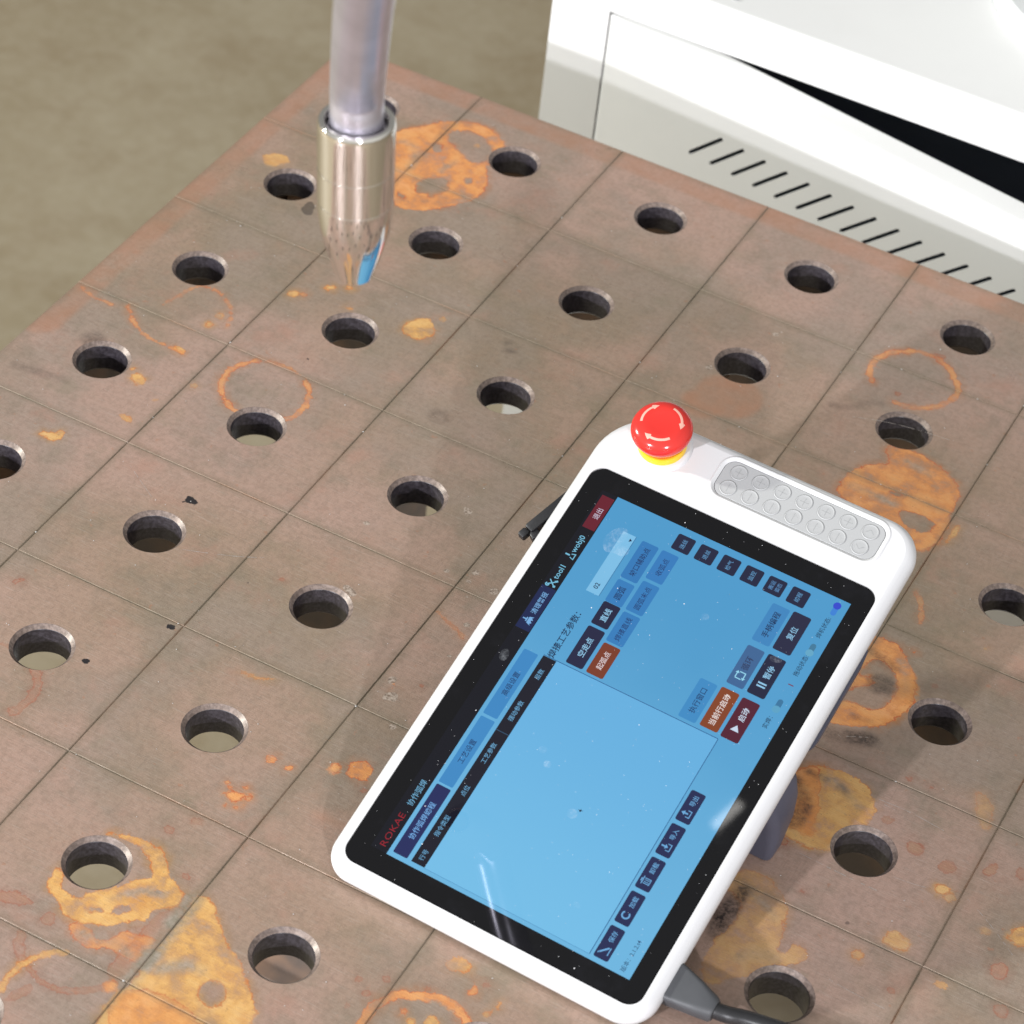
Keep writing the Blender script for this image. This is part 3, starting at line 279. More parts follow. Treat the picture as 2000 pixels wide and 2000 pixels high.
col, kY = layer(col, sY, oY, (.60, .29, .065, 1), (.72, .43, .15, 1), (.50, .165, .05, 1), .8, 1.0, (.24, .15, .07, 1), .6)
col, kO = layer(col, sO, oO, (.64, .215, .048, 1), (.72, .335, .115, 1), (.48, .11, .04, 1), .7, 1.0, (.30, .11, .05, 1), .5)
rust = n.math('MAXIMUM', n.math('MAXIMUM', kR, kY), kO)
fsm = n.math('MULTIPLY', fS, n.ramp(patch, .36, .62, 1.25, .35), True)
col = n.mix(fsm, col, n.mix(n.ramp(fine, .35, .65), (.26, .225, .17, 1), (.36, .305, .25, 1)))
fdm = n.math('MULTIPLY', fD, n.math('MULTIPLY', n.ramp(patch, .25, .62, 1.5, .55), n.ramp(pit, .35, .65, 1.2, .7)), True)
col = n.mix(fdm, col, (.040, .030, .027, 1))
dd = n.math('ADD', sD, n.math('MULTIPLY', wob, .55))
kD = n.math('MULTIPLY', n.ramp(dd, .2, -.35), oD); col = n.mix(kD, col, (.022, .019, .021, 1))
dw = n.math('ADD', sW, n.math('MULTIPLY', wob, .32))
kW = n.ramp(dw, .25, -.3, 0, .9); wcol = n.mix(n.ramp(pit, .38, .60), (.20, .145, .11, 1), (.52, .43, .36, 1)); col = n.mix(kW, col, wcol)
# grime and rust collected along the scribed grid lines (every 100 mm)
sx = n.n('ShaderNodeSeparateXYZ'); n.l(c, sx.inputs[0])
def lined(o):
    q = n.math('MULTIPLY', o, 10.0); q = n.math('SUBTRACT', q, n.math('ROUND', q)); return n.math('MULTIPLY', n.math('ABSOLUTE', q), 100.0)
dl = n.math('MINIMUM', lined(sx.outputs[0]), lined(sx.outputs[1]))
dlw = n.math('ADD', dl, n.math('MULTIPLY', n.math('SUBTRACT', e2, .5), 1.3))
gr = n.math('MULTIPLY', n.ramp(dlw, .95, .25, 0, .78), n.ramp(big3, .30, .62, 1.0, .5)); lw = n.noise(c, 17, 4, .6)
col = n.mix(gr, col, n.mix(n.ramp(lw, .50, .66), (.105, .088, .06, 1), (.235, .095, .045, 1)))
gh = n.ramp(n.math('ADD', dl, n.math('MULTIPLY', n.math('SUBTRACT', mid, .5), 9)), 5.0, .5, 0, .32)
col = n.mix(gh, col, (.19, .155, .105, 1))
n.l(col, n.b.inputs['Base Color'])
ro = n.ramp(mid, .3, .7, .27, .41); ro = n.math('ADD', ro, n.math('MULTIPLY', rust, .35), True); n.l(ro, n.b.inputs['Roughness']); n.l(n.math('MULTIPLY', n.math('SUBTRACT', 1.0, n.math('ADD', rust, kD, True), True), .12), n.b.inputs['Metallic'])
h = n.math('ADD', n.math('MULTIPLY', fine, .5), n.math('MULTIPLY', grain, .6)); h = n.math('ADD', h, n.math('MULTIPLY', grind, .8)); h = n.math('ADD', h, n.math('MULTIPLY', grind2, .4)); h = n.math('ADD', h, n.math('MULTIPLY', pit, .3))
n.bump(h, .30, .0006)

m_bore = new_mat('machined_bore', rough=.42, metal=.15); n = N(m_bore); c = n.coord()
b1 = n.noise(c, 500, 3, .6); b2 = n.noise(n.mapped(c, (60, 60, 2500)), 1.0, 3)
col = n.mix(n.ramp(b1, .35, .7), (.145, .108, .09, 1), (.27, .205, .175, 1)); col = n.mix(n.ramp(b2, .5, .8, 0, .4), col, (.12, .10, .115, 1))
n.l(col, n.b.inputs['Base Color']); n.bump(b1, .25, .0004)
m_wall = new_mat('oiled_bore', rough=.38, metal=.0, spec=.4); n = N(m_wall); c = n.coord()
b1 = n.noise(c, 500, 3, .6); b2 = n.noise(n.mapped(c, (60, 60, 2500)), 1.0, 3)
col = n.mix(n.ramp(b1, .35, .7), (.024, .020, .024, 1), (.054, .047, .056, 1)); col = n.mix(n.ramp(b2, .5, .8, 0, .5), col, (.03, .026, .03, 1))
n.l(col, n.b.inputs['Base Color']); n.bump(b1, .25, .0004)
m_under = new_mat('table_underside', (.06, .055, .055, 1), .7)
n = N(m_under); b1 = n.noise(n.coord(), 30, 4); n.l(n.mix(b1, (.04, .036, .036, 1), (.085, .075, .07, 1)), n.b.inputs['Base Color'])

# ------------------------------------------------------------------ floor
mb = MB(); mb.poly([(-9000, -9000), (9000, -9000), (9000, 9000), (-9000, 9000)], FLOOR_Z)
tag(mb.build('floor', m_floor), kind='structure')

# ------------------------------------------------------------------ welding table
X0, X1, Y0, Y1, TH = -100, 700, -1000, 400, 20.0
def sd_segments(px_, py_, pts, closed):
    n_ = len(pts); d2 = np.full(px_.shape, 1e9); ins = np.zeros(px_.shape, bool)
    for i in range(n_ if closed else n_-1):
        ax, ay = pts[i]; bx, by = pts[(i+1) % n_]
        ex, ey = bx-ax, by-ay; L = ex*ex+ey*ey+1e-12
        t = np.clip(((px_-ax)*ex+(py_-ay)*ey)/L, 0, 1)
        d2 = np.minimum(d2, (px_-ax-t*ex)**2+(py_-ay-t*ey)**2)
        if closed and ay != by:
            cr = ((ay > py_) != (by > py_)) & (px_ < (bx-ax)*(py_-ay)/(by-ay)+ax); ins ^= cr
    d = np.sqrt(d2)
    return np.where(ins, -d, d) if closed else d

def stain_fields(x, y):
    n_ = len(x); FAR = 12.0
    sd = {k: np.full(n_, FAR) for k in 'OYRDW'}; op = {k: np.zeros(n_) for k in 'OYRDW'}; soft = {k: np.zeros(n_) for k in 'drs'}
    for st in STAINS_AND_PATCHES:
        cl, alpha, kind, pts = st[:4]; pad = 6.0+(st[4] if len(st) > 4 else 0)
        P_ = np.array(pts)
        sel = np.nonzero((x > P_[:, 0].min()-pad-6) & (x < P_[:, 0].max()+pad+6) & (y > P_[:, 1].min()-pad-6) & (y < P_[:, 1].max()+pad+6))[0]
        if len(sel) == 0: continue
        xs, ys = x[sel], y[sel]
        if kind in 'px': d = sd_segments(xs, ys, chaikin([tuple(p) for p in pts], 2), True)
        elif kind == 's': d = sd_segments(xs, ys, chaikin([tuple(p) for p in pts], 2, False) if len(pts) > 2 else pts, False)-st[4]
        else: d = np.hypot(xs-pts[0][0], ys-pts[0][1])-st[4]
        if kind == 'x':
            for k in cl: sd[k][sel] = np.maximum(sd[k][sel], -d)
        elif cl in soft:
            w = 5.0
            a = np.clip(.5-d/w, 0, 1); a = a*a*(3-2*a)*alpha; soft[cl][sel] = np.maximum(soft[cl][sel], a)
        else:
            better = d < sd[cl][sel]
            op[cl][sel] = np.where(better & (d < 9), np.where(d < 0, np.maximum(alpha, 0), np.where(sd[cl][sel] < 0, op[cl][sel], alpha)), op[cl][sel])
            sd[cl][sel] = np.minimum(sd[cl][sel], d)
    return sd, op, soft

def cell_mesh(hi):
    """one 100 mm field of the plate round its bore, centred on 0,0: vertices, faces, material index"""
    half = 22.0; ni = 36 if hi else 6; no = 22 if hi else 2; e = 49.45
    pos = [-50.0]+list(np.linspace(-e, -half, no+1))+list(np.linspace(-half, half, ni+1))[1:-1]+list(np.linspace(half, e, no+1))+[50.0]
    m_ = len(pos); i0 = no+1; i1 = i0+ni
    V, F, MI = [], [], []; idx = {}
    for j in range(m_):
        for i in range(m_):
            if i0 < i < i1 and i0 < j < i1: continue
            z = -.5 if i in (0, m_-1) or j in (0, m_-1) else 0.0
            idx[i, j] = len(V); V.append((pos[i], pos[j], z))
    for j in range(m_-1):
        for i in range(m_-1):
            if i0 <= i < i1 and i0 <= j < i1: continue
            F.append((idx[i, j], idx[i+1, j], idx[i+1, j+1], idx[i, j+1])); MI.append(0)
    loop = [(i, i0) for i in range(i0, i1)]+[(i1, j) for j in range(i0, i1)]+[(i, i1) for i in range(i1, i0, -1)]+[(i0, j) for j in range(i1, i0, -1)]
    prev = [idx[q] for q in loop]; nl = len(loop)
    ang = [math.atan2(pos[q[1]], pos[q[0]]) for q in loop]; rad = [math.hypot(pos[q[0]], pos[q[1]]) for q in loop]
    rings = []
    steps = 5 if hi else 1
    for s_ in range(1, steps+1):
        t = s_/steps; rings.append(([r*(1-t)+16.3*t for r in rad], 0.0, 0))
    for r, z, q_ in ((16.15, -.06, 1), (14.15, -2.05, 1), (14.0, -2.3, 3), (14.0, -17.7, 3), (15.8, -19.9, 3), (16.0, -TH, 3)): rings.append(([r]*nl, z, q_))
    for rr_, z, mi in rings:
        cur = []
        for q in range(nl):
            cur.append(len(V)); V.append((rr_[q]*math.cos(ang[q]), rr_[q]*math.sin(ang[q]), z))
        for q in range(nl):
            w = (q+1) % nl; F.append((prev[q], prev[w], cur[w], cur[q])); MI.append(mi)
        prev = cur
    cur = []
    for q in range(nl):
        k_ = 50/max(abs(math.cos(ang[q])), abs(math.sin(ang[q]))); cur.append(len(V)); V.append((k_*math.cos(ang[q]), k_*math.sin(ang[q]), -TH))
    for q in range(nl):
        w = (q+1) % nl; F.append((prev[q], prev[w], cur[w], cur[q])); MI.append(2)
    return np.array(V), F, np.array(MI)

HI = cell_mesh(True); LO = cell_mesh(False)
def in_view(cx, cy):
    for dx in (-52, 52):
        for dy in (-52, 52):
            v = Vector((cx+dx, cy+dy, 0))-CAMP; z = v.dot(_f); u_ = abs(v.dot(_r))/z*5465.9; w_ = abs(v.dot(_u))/z*5465.9
            if u_ < 1010 and w_ < 1010: return True
    return False
AV, AF, AM = [], [], []; off = 0
for cx in range(X0+50, X1, 100):
    for cy in range(Y0+50, Y1, 100):
        V, F, MI = HI if in_view(cx, cy) else LO
        AV.append(V+np.array([cx, cy, 0.0])); AF += [tuple(i+off for i in f) for f in F]; AM.append(MI); off += len(V)
AV = np.concatenate(AV); AM = np.concatenate(AM)
sd, op, soft = stain_fields(AV[:, 0], AV[:, 1])
table = empty('welding_table', (0.3, -0.1, FLOOR_Z*K))
tag(table, 'brown rusty steel welding table with round holes and scribed square grid', 'table')
TB = (300, -100, FLOOR_Z)
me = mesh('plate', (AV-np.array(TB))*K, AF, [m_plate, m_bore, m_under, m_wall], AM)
for nm, q in (('stain_dist', (sd['O'], sd['Y'], sd['R'], sd['D'])), ('stain_alpha', (op['O'], op['Y'], op['R'], op['D'])), ('stain_soft', (soft['d'], soft['r'], soft['s'], sd['W']))):
    a = me.attributes.new(nm, 'FLOAT_COLOR', 'POINT'); a.data.foreach_set('color', np.stack(q, 1).astype(np.float32).ravel())
plate = link('plate', me, table)
tag(plate, 'rusty brown drilled top plate with orange rust blooms')
m_side = new_mat('table_side_steel', (.13, .10, .085, 1), .6); n = N(m_side); b1 = n.noise(n.coord(), 22, 5); n.l(n.mix(n.ramp(b1, .35, .7), (.10, .08, .07, 1), (.24, .15, .10, 1)), n.b.inputs['Base Color']); n.bump(b1, .2, .001)
for a, b in (((X0+.6, Y0+.6, -150), (X0+14, Y1-.6, -20.2)), ((X1-14, Y0+.6, -150), (X1-.6, Y1-.6, -20.2)), ((X0+14.2, Y1-14, -150), (X1-14.2, Y1-.6, -20.2)), ((X0+14.2, Y0+.6, -60), (X1-14.2, Y0+14, -20.2))):
    mb = MB(); mb.box(a, b, 0, 1.0); mb.build('side_panel', m_side, table, TB)
mb = MB(); mb.box((X0+14.4, -6, -110), (X1-14.4, 6, -20.2)); mb.build('stiffener', m_side, table, TB)
mb = MB(); mb.box((407, 94, -120), (X1-14.4, 106, -20.2)); mb.build('stiffener', m_side, table, TB)
mb = MB(); mb.box((194, 7, -110), (206, Y1-14.4, -20.2)); mb.build('stiffener', m_side, table, TB)
for lx in (X0+20, X1-100):
    for ly in (Y0+20, Y1-100):
        mb = MB(); mb.box((lx, ly, FLOOR_Z+12), (lx+80, ly+80, -20.4), 0, 3); mb.box((lx-15, ly-15, FLOOR_Z+.5), (lx+95, ly+95, FLOOR_Z+11.8), 0, 2); mb.build('leg', m_side, table, TB)
# scratches in the plate, bright bare metal
m_scr = new_mat('bare_scratch', (.62, .58, .54, 1), .35, .6); n = N(m_scr); b1 = n.noise(n.coord(), 900, 2); n.l(n.mix(b1, (.35, .29, .25, 1), (.85, .80, .76, 1)), n.b.inputs['Base Color'])
rnd = random.Random(7)
mb = MB()
for pts, w in SCRATCH:
    pp = chaikin([tuple(p) for p in pts], 2, False) if len(pts) > 2 else pts
    dense = []
    for i in range(len(pp)-1):
        a, b = Vector(pp[i]), Vector(pp[i+1]); k_ = max(1, int((b-a).length/1.5))
        dense += [a+(b-a)*(q/k_) for q in range(k_)]
    dense.append(Vector(pp[-1]))
    for i in range(len(dense)-1):
        if rnd.random() < .22: continue
        a, b = dense[i], dense[i+1]; t = (b-a).normalized(); nn = Vector((-t.y, t.x))*w*(.25+.45*rnd.random())
        mb.add([(a.x-nn.x, a.y-nn.y, .03), (b.x-nn.x, b.y-nn.y, .03), (b.x+nn.x, b.y+nn.y, .03), (a.x+nn.x, a.y+nn.y, .03)], [(0, 1, 2, 3)])
tag(mb.build('scratch', m_scr, table, TB), kind='stuff')
# weld spatter: tiny metal beads lying on the plate and in the grooves
m_bead = new_mat('spatter_bead', (.62, .60, .58, 1), .3, .5); n = N(m_bead); n.l(n.mix(n.noise(n.coord(), 40, 2), (.35, .32, .30, 1), (.9, .88, .86, 1)), n.b.inputs['Base Color'])
mb = MB()
def bead(x, y, r, z):
    V = [(0, 0, 1), (1, 0, 0), (0, 1, 0), (-1, 0, 0), (0, -1, 0), (.6, .6, .55), (-.6, .6, .55), (-.6, -.6, .55), (.6, -.6, .55)]
    F = [(0, 1, 5), (0, 5, 2), (0, 2, 6), (0, 6, 3), (0, 3, 7), (0, 7, 4), (0, 4, 8), (0, 8, 1)]
    mb.add([(x+a*r, y+b*r, z+c_*r*.8) for a, b, c_ in V], F)
for _ in range(420):
    x, y = rnd.uniform(-90, 480), rnd.uniform(-330, 390)
    if rnd.random() < .18:
        if rnd.random() < .5: x = round(x/100)*100+rnd.uniform(-.4, .4)
        else: y = round(y/100)*100+rnd.uniform(-.4, .4)
        bead(x, y, rnd.uniform(.3, .75), -.35)
    else:
        fx, fy = x-50-round((x-50)/100)*100, y-50-round((y-50)/100)*100
        if math.hypot(fx, fy) > 17.5: bead(x, y, rnd.uniform(.14, .38)*(1.6 if rnd.random() < .08 else 1), 0)
tag(mb.build('weld_spatter', m_bead, table, TB), kind='stuff')

# ------------------------------------------------------------------ white cabinet with its door ajar
m_white = new_mat('white_powder_coat', (.80, .80, .79, 1), .42); n = N(m_white); c = n.coord(); b1 = n.noise(c, 900, 2); b2 = n.noise(c, 8, 4)
n.l(n.mix(n.ramp(b2, .3, .7), (.72, .72, .71, 1), (.69, .69, .68, 1)), n.b.inputs['Base Color']); n.bump(b1, .08, .0006)
m_dark = new_mat('cabinet_interior', (.012, .015, .022, 1), .6); n = N(m_dark); n.l(n.mix(n.noise(n.coord(), 12, 3), (.10, .12, .17, 1), (.14, .165, .22, 1)), n.b.inputs['Base Color'])
m_screw = new_mat('screw_head', (.55, .55, .56, 1), .35, .8)
CX0, CX1, CY0, CY1, CZ1 = -25.0, 620.0, 550.0, 1150.0, 25.0
cab = empty('control_cabinet', ((CX0+CX1)/2*K, 0.85, FLOOR_Z*K))
tag(cab, 'white sheet metal cabinet with slotted door ajar behind the table', 'cabinet')
CB = ((CX0+CX1)/2, 850, FLOOR_Z)
DX0, DX1, DZ1, DZ0 = 17.0, 560.0, -9.0, -760.0
def extr(loop_xz, y0, y1, mb, m=0):
    mb.loft([[(x, y0, z) for x, z in loop_xz], [(x, y1, z) for x, z in loop_xz]], m)
mb = MB()
# carcass: two sides, back, floor, top; front frame round the door opening
R_ = 4.0
top = [(CX0, CY0, CZ1-R_)]
prof = [(CY0, CZ1-7.0)]+[(CY0+R_-R_*math.cos(math.radians(a)), CZ1-R_+R_*math.sin(math.radians(a))) for a in range(0, 91, 15)]+[(CY1, CZ1), (CY1, CZ1-7.0)]
mb.loft([[(CX0, y, z) for y, z in prof], [(CX1, y, z) for y, z in prof]], 0)
mb.box((CX0, CY0+.01, FLOOR_Z+40), (DX0, CY0+24, CZ1-7.02)); mb.box((DX1, CY0+.01, FLOOR_Z+40), (CX1, CY0+24, CZ1-7.02))
mb.box((DX0+.01, CY0, DZ1+1.6), (DX1-.01, CY0+24, CZ1-7.04)); mb.box((DX0+.01, CY0, FLOOR_Z+40), (DX1-.01, CY0+24, DZ0-2))
mb.box((CX0+.02, CY0+24.02, FLOOR_Z+40.02), (CX0+2, CY1-.02, CZ1-7.06)); mb.box((CX1-2, CY0+24.02, FLOOR_Z+40.02), (CX1-.02, CY1-.02, CZ1-7.06))
mb.box((CX0+2.02, CY1-2, FLOOR_Z+40.02), (CX1-2.02, CY1-.04, CZ1-7.08)); mb.box((CX0+2.04, CY0+24.04, FLOOR_Z+40.04), (CX1-2.04, CY1-2.04, FLOOR_Z+44))
mb.build('carcass', m_white, cab, CB, smooth=40)
mb = MB(); mb.box((CX0+4, CY0+26, FLOOR_Z+46), (CX1-4, CY0+30, CZ1-9)); mb.box((CX0+4, CY0+30.05, CZ1-13), (CX1-4, CY1-4, CZ1-9))
# lining behind the opening (dark box)
mb = MB(); yb = CY0+260
mb.add([(DX0-14, CY0+24.5, DZ0), (DX1+14, CY0+24.5, DZ0), (DX1+14, yb, DZ0), (DX0-14, yb, DZ0), (DX0-14, CY0+24.5, DZ1+8), (DX1+14, CY0+24.5, DZ1+8), (DX1+14, yb, DZ1+8), (DX0-14, yb, DZ1+8)],
       [(0, 1, 2, 3), (4, 7, 6, 5), (3, 2, 6, 7), (0, 3, 7, 4), (1, 5, 6, 2)])
mb.build('interior_lining', m_dark, cab, CB)
mb = MB(); mb.box((CX0+20, CY0+40, FLOOR_Z+.5), (CX1-20, CY1-40, FLOOR_Z+39.8)); mb.build('plinth', m_dark, cab, CB)
for sx_, sy_ in ((79, 552.2), (98, 552.8)):
    mb = MB(); mb.lathe([(2.2, 0), (2.2, .8), (1.4, 1.3), (.01, 1.35)], 16, cap0=True); 
    mb.v = [(x+sx_, sy_+12+y, z+CZ1) for x, y, z in mb.v]
    mb.build('screw', m_screw, cab, CB, smooth=40)
# the door, hinged on the left, opened 10 degrees; forty-five degree vent slots cut through it
DA = math.radians(10.4); DT = 18.0; DW = DX1-DX0-2
slots = []
for k_ in range(24):
    s0 = 78.0+17.55*k_; a = Vector((s0, -82.0)); b = Vector((s0+22.2, -60.3)); t = (b-a).normalized(); nn = Vector((-t.y, t.x)); w = 1.4
    lp = []
    for i in range(5):
        an = math.radians(90+180*i/4); lp.append(tuple(a+t*(math.cos(an)*w)+nn*(math.sin(an)*w)))
    for i in range(5):
        an = math.radians(-90+180*i/4); lp.append(tuple(b+t*(math.cos(an)*w)+nn*(math.sin(an)*w)))
    slots.append(lp)
mb = MB(); zt = DZ1-.9
def dpt(s, d, z): return (s, d, z)            # s along the door, d depth behind its face, z up
def dface(d, flip):
    m2 = MB(); m2.poly_holes([(1.6, DZ0), (DW-1.6, DZ0), (DW-1.6, zt-1.6), (1.6, zt-1.6)], slots, 0)
    fs = [tuple(reversed(f)) if flip else f for f in m2.f]
    mb.add([dpt(x, d, y) for x, y, _ in m2.v], fs)
dface(0, False); dface(1.2, True)
for lp in slots:
    nl = len(lp); mb.add([dpt(x, 0, y) for x, y in lp]+[dpt(x, 1.2, y) for x, y in lp], [(i, nl+i, nl+(i+1) % nl, (i+1) % nl) for i in range(nl)])
# folded edges: rounded lip round the face, returns 18 mm deep
def frame(i, d): return [dpt(i, d, DZ0), dpt(DW-i, d, DZ0), dpt(DW-i, d, zt-i), dpt(i, d, zt-i)]
rings = [frame(1.6, 0), frame(.8, .22), frame(.22, .8), frame(0, 1.6), frame(0, DT), frame(14, DT), frame(14, DT-1.2)]
mb.loft(rings, 0, False, False)
door = mb.build('door', m_white, cab, (0, 0, 0), smooth=35)
door.location = ((DX0+1-CB[0])*K, (CY0-CB[1])*K, -FLOOR_Z*K); door.rotation_euler = (0, 0, -DA)
tag(door, 'white door with a row of slanted vent slots')
mb = MB(); mb.box((DW-60, -22, -420), (DW-42, -16, -300), 0, 2); mb.box((DW-55, -16.2, -410), (DW-47, .2, -400)); mb.box((DW-55, -16.2, -320), (DW-47, .2, -310))
mb.build('handle', m_screw, door)

# ------------------------------------------------------------------ round base on the cabinet top
m_grey = new_mat('light_grey_casting', (.56, .57, .57, 1), .45); n = N(m_grey); b1 = n.noise(n.coord(), 700, 2); n.l(n.mix(n.noise(n.coord(), 20, 3), (.54, .55, .55, 1), (.60, .61, .61, 1)), n.b.inputs['Base Color']); n.bump(b1, .1, .0005)
RBX, RBY = 350.0, 735.0
rb = empty('robot_base', (RBX*K, RBY*K, (CZ1+.4)*K)); tag(rb, 'light grey round robot base standing on the white cabinet', 'robot base')
mb = MB(); mb.lathe([(128, 0), (128, 14), (126, 16), (100, 17)], 96, cap0=True); mb.lathe([(100, 17.05), (96, 40), (92, 120), (90, 130), (80, 134)], 96, cap1=True)
mb.build('flange', m_grey, rb, smooth=30)
for k_ in range(8):
    mb = MB(); a = 2*math.pi*(k_+.5)/8; mb.lathe([(6, 16.1), (6, 22), (5, 23), (3, 23), (3, 19)], 16, c=(114*math.cos(a), 114*math.sin(a)), cap1=True); mb.build('bolt', m_screw, rb, smooth=40)

# ------------------------------------------------------------------ welding torch
m_chrome = new_mat('polished_nickel', (.86, .83, .79, 1), .05, 1.0); n = N(m_chrome); c = n.coord(); b1 = n.noise(n.mapped(c, (30, 30, 700)), 1, 3); n.l(n.ramp(b1, .3, .8, .07, .14), n.b.inputs['Roughness'])
m_neck = new_mat('satin_neck', (.50, .475, .57, 1), .30, .75); n = N(m_neck); c = n.coord(); b1 = n.noise(c, 60, 4); n.l(n.mix(n.ramp(b1, .3, .7), (.54, .52, .59, 1), (.62, .60, .68, 1)), n.b.inputs['Base Color'])
m_copper = new_mat('copper_tip', (.72, .36, .20, 1), .35, 1.0)
ray = lambda u_, v_: (_f + _r*((u_-1000)/5465.9) - _u*((v_-1000)/5465.9)).normalized()
TS = 1.06; TIP = CAMP+(Vector((231.3, -194.5, 340.0))-CAMP)*TS
AX = Vector((-0.0413, -0.0186, 0.99897)).normalized()
zx = AX; xx = _r - AX*_r.dot(AX); xx.normalize(); yx = zx.cross(xx)
torch = empty('welding_torch', TIP*K, Matrix((xx, yx, zx)).transposed()*TS); tag(torch, 'polished metal welding torch nozzle on a grey neck hanging above the table', 'welding torch')
mb = MB()
def groove(z, r): return [(r, z-.32), (r, z-.3), (r-.22, z-.26), (r-.22, z+.26), (r, z+.3), (r, z+.32)]
taper = chaikin([(7.25, 1.2), (9.7, 9), (11.75, 16), (13.2, 22.5), (14.0, 29), (14.3, 34)], 2, False)
rim = chaikin([(14.5, 66.0), (14.5, 69.6), (13.9, 71.4), (12.3, 71.6), (11.5, 70.6), (11.4, 68)], 3, False)
prof = [(5.6, .6), (6.2, .1), (6.6, 0), (7.0, .3)]+taper+groove(36.0, 14.32)+groove(50.6, 14.42)+rim+[(11.4, 66), (10.2, 65.8)]
mb.lathe(prof, 96); mb.lathe([(10.2, 65.8), (6.4, 60), (5.6, 30), (5.6, .6)], 64)
mb.build('nozzle', m_chrome, torch, smooth=20)
mb = MB(); mb.lathe([(3.6, 8), (4.0, 9), (4.0, 50)], 32, cap0=True); mb.build('contact_tip', m_copper, torch, smooth=40)
# neck: rises from the nozzle, then leans towards the viewer and out of the top of the picture
TL = lambda p: Vector(((p-TIP).dot(xx), (p-TIP).dot(yx), (p-TIP).dot(zx)))/TS
pts = [Vector((0, 0, 62)), Vector((0, 0, 74)), Vector((0, 0, 86))]
for u_, v_, d_ in ((702, 112, 1040), (707, 42, 1005), (715, -30, 968), (728, -110, 928), (748, -210, 880), (775, -330, 825)): pts.append(TL(CAMP+ray(u_, v_)*d_))
cp = chaikin([tuple(p) for p in pts], 2, False)
mb = MB(); mb.tube(cp, 10.0, 40); mb.build('neck', m_neck, torch, smooth=60)
mb = MB(); mb.lathe([(10.4, 64), (11.2, 65), (11.25, 67.2), (10.8, 68), (10.1, 68.2)], 64); mb.build('collar', m_neck, torch, smooth=40)

# ------------------------------------------------------------------ teach pendant
TC = Vector((332.469, -85.797, 49.836)); TX = Vector((0.03672196, 0.94687783, 0.31949001)).normalized()
TY = Vector((-0.9993076, 0.0367088, 0.00606524)); TY = (TY-TX*TY.dot(TX)).normalized(); TZ = TX.cross(TY)
PB = Vector((-122.0, 4.0, -9.7))               # local point on the edge that rests on the plate
base = TC+TX*PB.x+TY*PB.y+TZ*PB.z
pend = empty('teach_pendant', base*K, Matrix((TX, TY, TZ)).transposed())
tag(pend, 'white tablet-shaped robot teach pendant with lit blue touch screen propped on the table', 'teach pendant')
PBt = tuple(PB)
m_shell = new_mat('white_plastic', (.82, .82, .82, 1), .30); n = N(m_shell); c = n.coord(); b1 = n.noise(c, 1500, 2); n.l(n.mix(n.noise(c, 15, 3), (.64, .64, .65, 1), (.61, .61, .62, 1)), n.b.inputs['Base Color']); n.bump(b1, .05, .0003)
m_back = new_mat('slate_plastic', (.085, .088, .125, 1), .45); n = N(m_back); c = n.coord(); b1 = n.noise(c, 1200, 2); n.l(n.mix(n.noise(c, 25, 3), (.064, .067, .096, 1), (.085, .088, .122, 1)), n.b.inputs['Base Color']); n.bump(b1, .12, .0003)
m_black = new_mat('black_plastic', (.018, .018, .02, 1), .38); n = N(m_black); b1 = n.noise(n.coord(), 1200, 2); n.l(n.mix(b1, (.014, .014, .016, 1), (.028, .028, .031, 1)), n.b.inputs['Base Color']); n.bump(b1, .1, .0003)
m_glass = new_mat('black_cover_glass', (.004, .004, .005, 1), .05, 0, .28); n = N(m_glass); c = n.coord(); b1 = n.noise(c, 60, 4, .6); b2 = n.noise(n.mapped(c, (1, 1, 1), (0, 0, .6)), 18, 4, .6)
n.l(n.ramp(b2, .35, .75, .012, .05), n.b.inputs['Roughness']); n.l(n.mix(n.ramp(b1, .55, .8, 0, .5), (.004, .004, .005, 1), (.010, .010, .013, 1)), n.b.inputs['Base Color'])
def outline(i): return rrect(-127.2+i, -80.0+i, 161.2-i, 88.8-i, (max(16-i, 1), max(20-i, 1), max(32-i, 1), max(14-i, 1)), 12)
def lift(loop, z): return [(x, y, z) for x, y in loop]
GO = rrect(-119.6, -73.1, 120.6, 82.2, 7.4, 10)          # opening for the glass
GL = rrect(-119.0, -72.5, 120.0, 81.6, 6.9, 10)          # the glass
KO2 = rrect(130.6, -64.0, 157.2, 28.6, 8.5, 8); KO = rrect(133.2, -61.4, 154.6, 26.0, 6.0, 8)
mb = MB()
rings = [lift(outline(i), z) for i, z in ((.5, -7.2), (0, -6.4), (0, -4.6), (.35, -3.1), (1.1, -1.75), (2.2, -.75), (3.6, -.05), (5.4, .30))]
mb.loft(rings, 0, False, False)
mb.poly_holes(outline(5.4), [list(reversed(GO)), list(reversed(KO2))], .30)
mb.loft([lift(GO, .30), lift(GO, -1.2)], 0, False, False)
def shrink(t): return [(a[0]*(1-t)+b[0]*t, a[1]*(1-t)+b[1]*t) for a, b in zip(KO2, KO)]
mb.loft([lift(KO2, .30), lift(shrink(.12), .52), lift(shrink(.3), .66), lift(shrink(.5), .52), lift(shrink(.72), .1), lift(shrink(.9), -.28), lift(KO, -.38), lift(KO, -1.0)], 0, False, False)
mb.build('front_shell', m_shell, pend, PBt, smooth=45)
mb = MB(); mb.loft([lift(outline(i), z) for i, z in ((1.0, -7.25), (.9, -7.6), (1.6, -8.6), (5, -9.55), (10, -10.6), (22, -13.5), (34, -15.5))], 0, True, True); mb.f[-1] = tuple(reversed(mb.f[-1])) if False else mb.f[-1]
mb.build('back_shell', m_back, pend, PBt, smooth=45)
mb = MB(); mb.loft([lift(GL, -1.1), lift(GL, 0.0)], 0, True, False); mb.poly(GL, 0.0)
glass = mb.build('cover_glass', m_glass, pend, PBt)
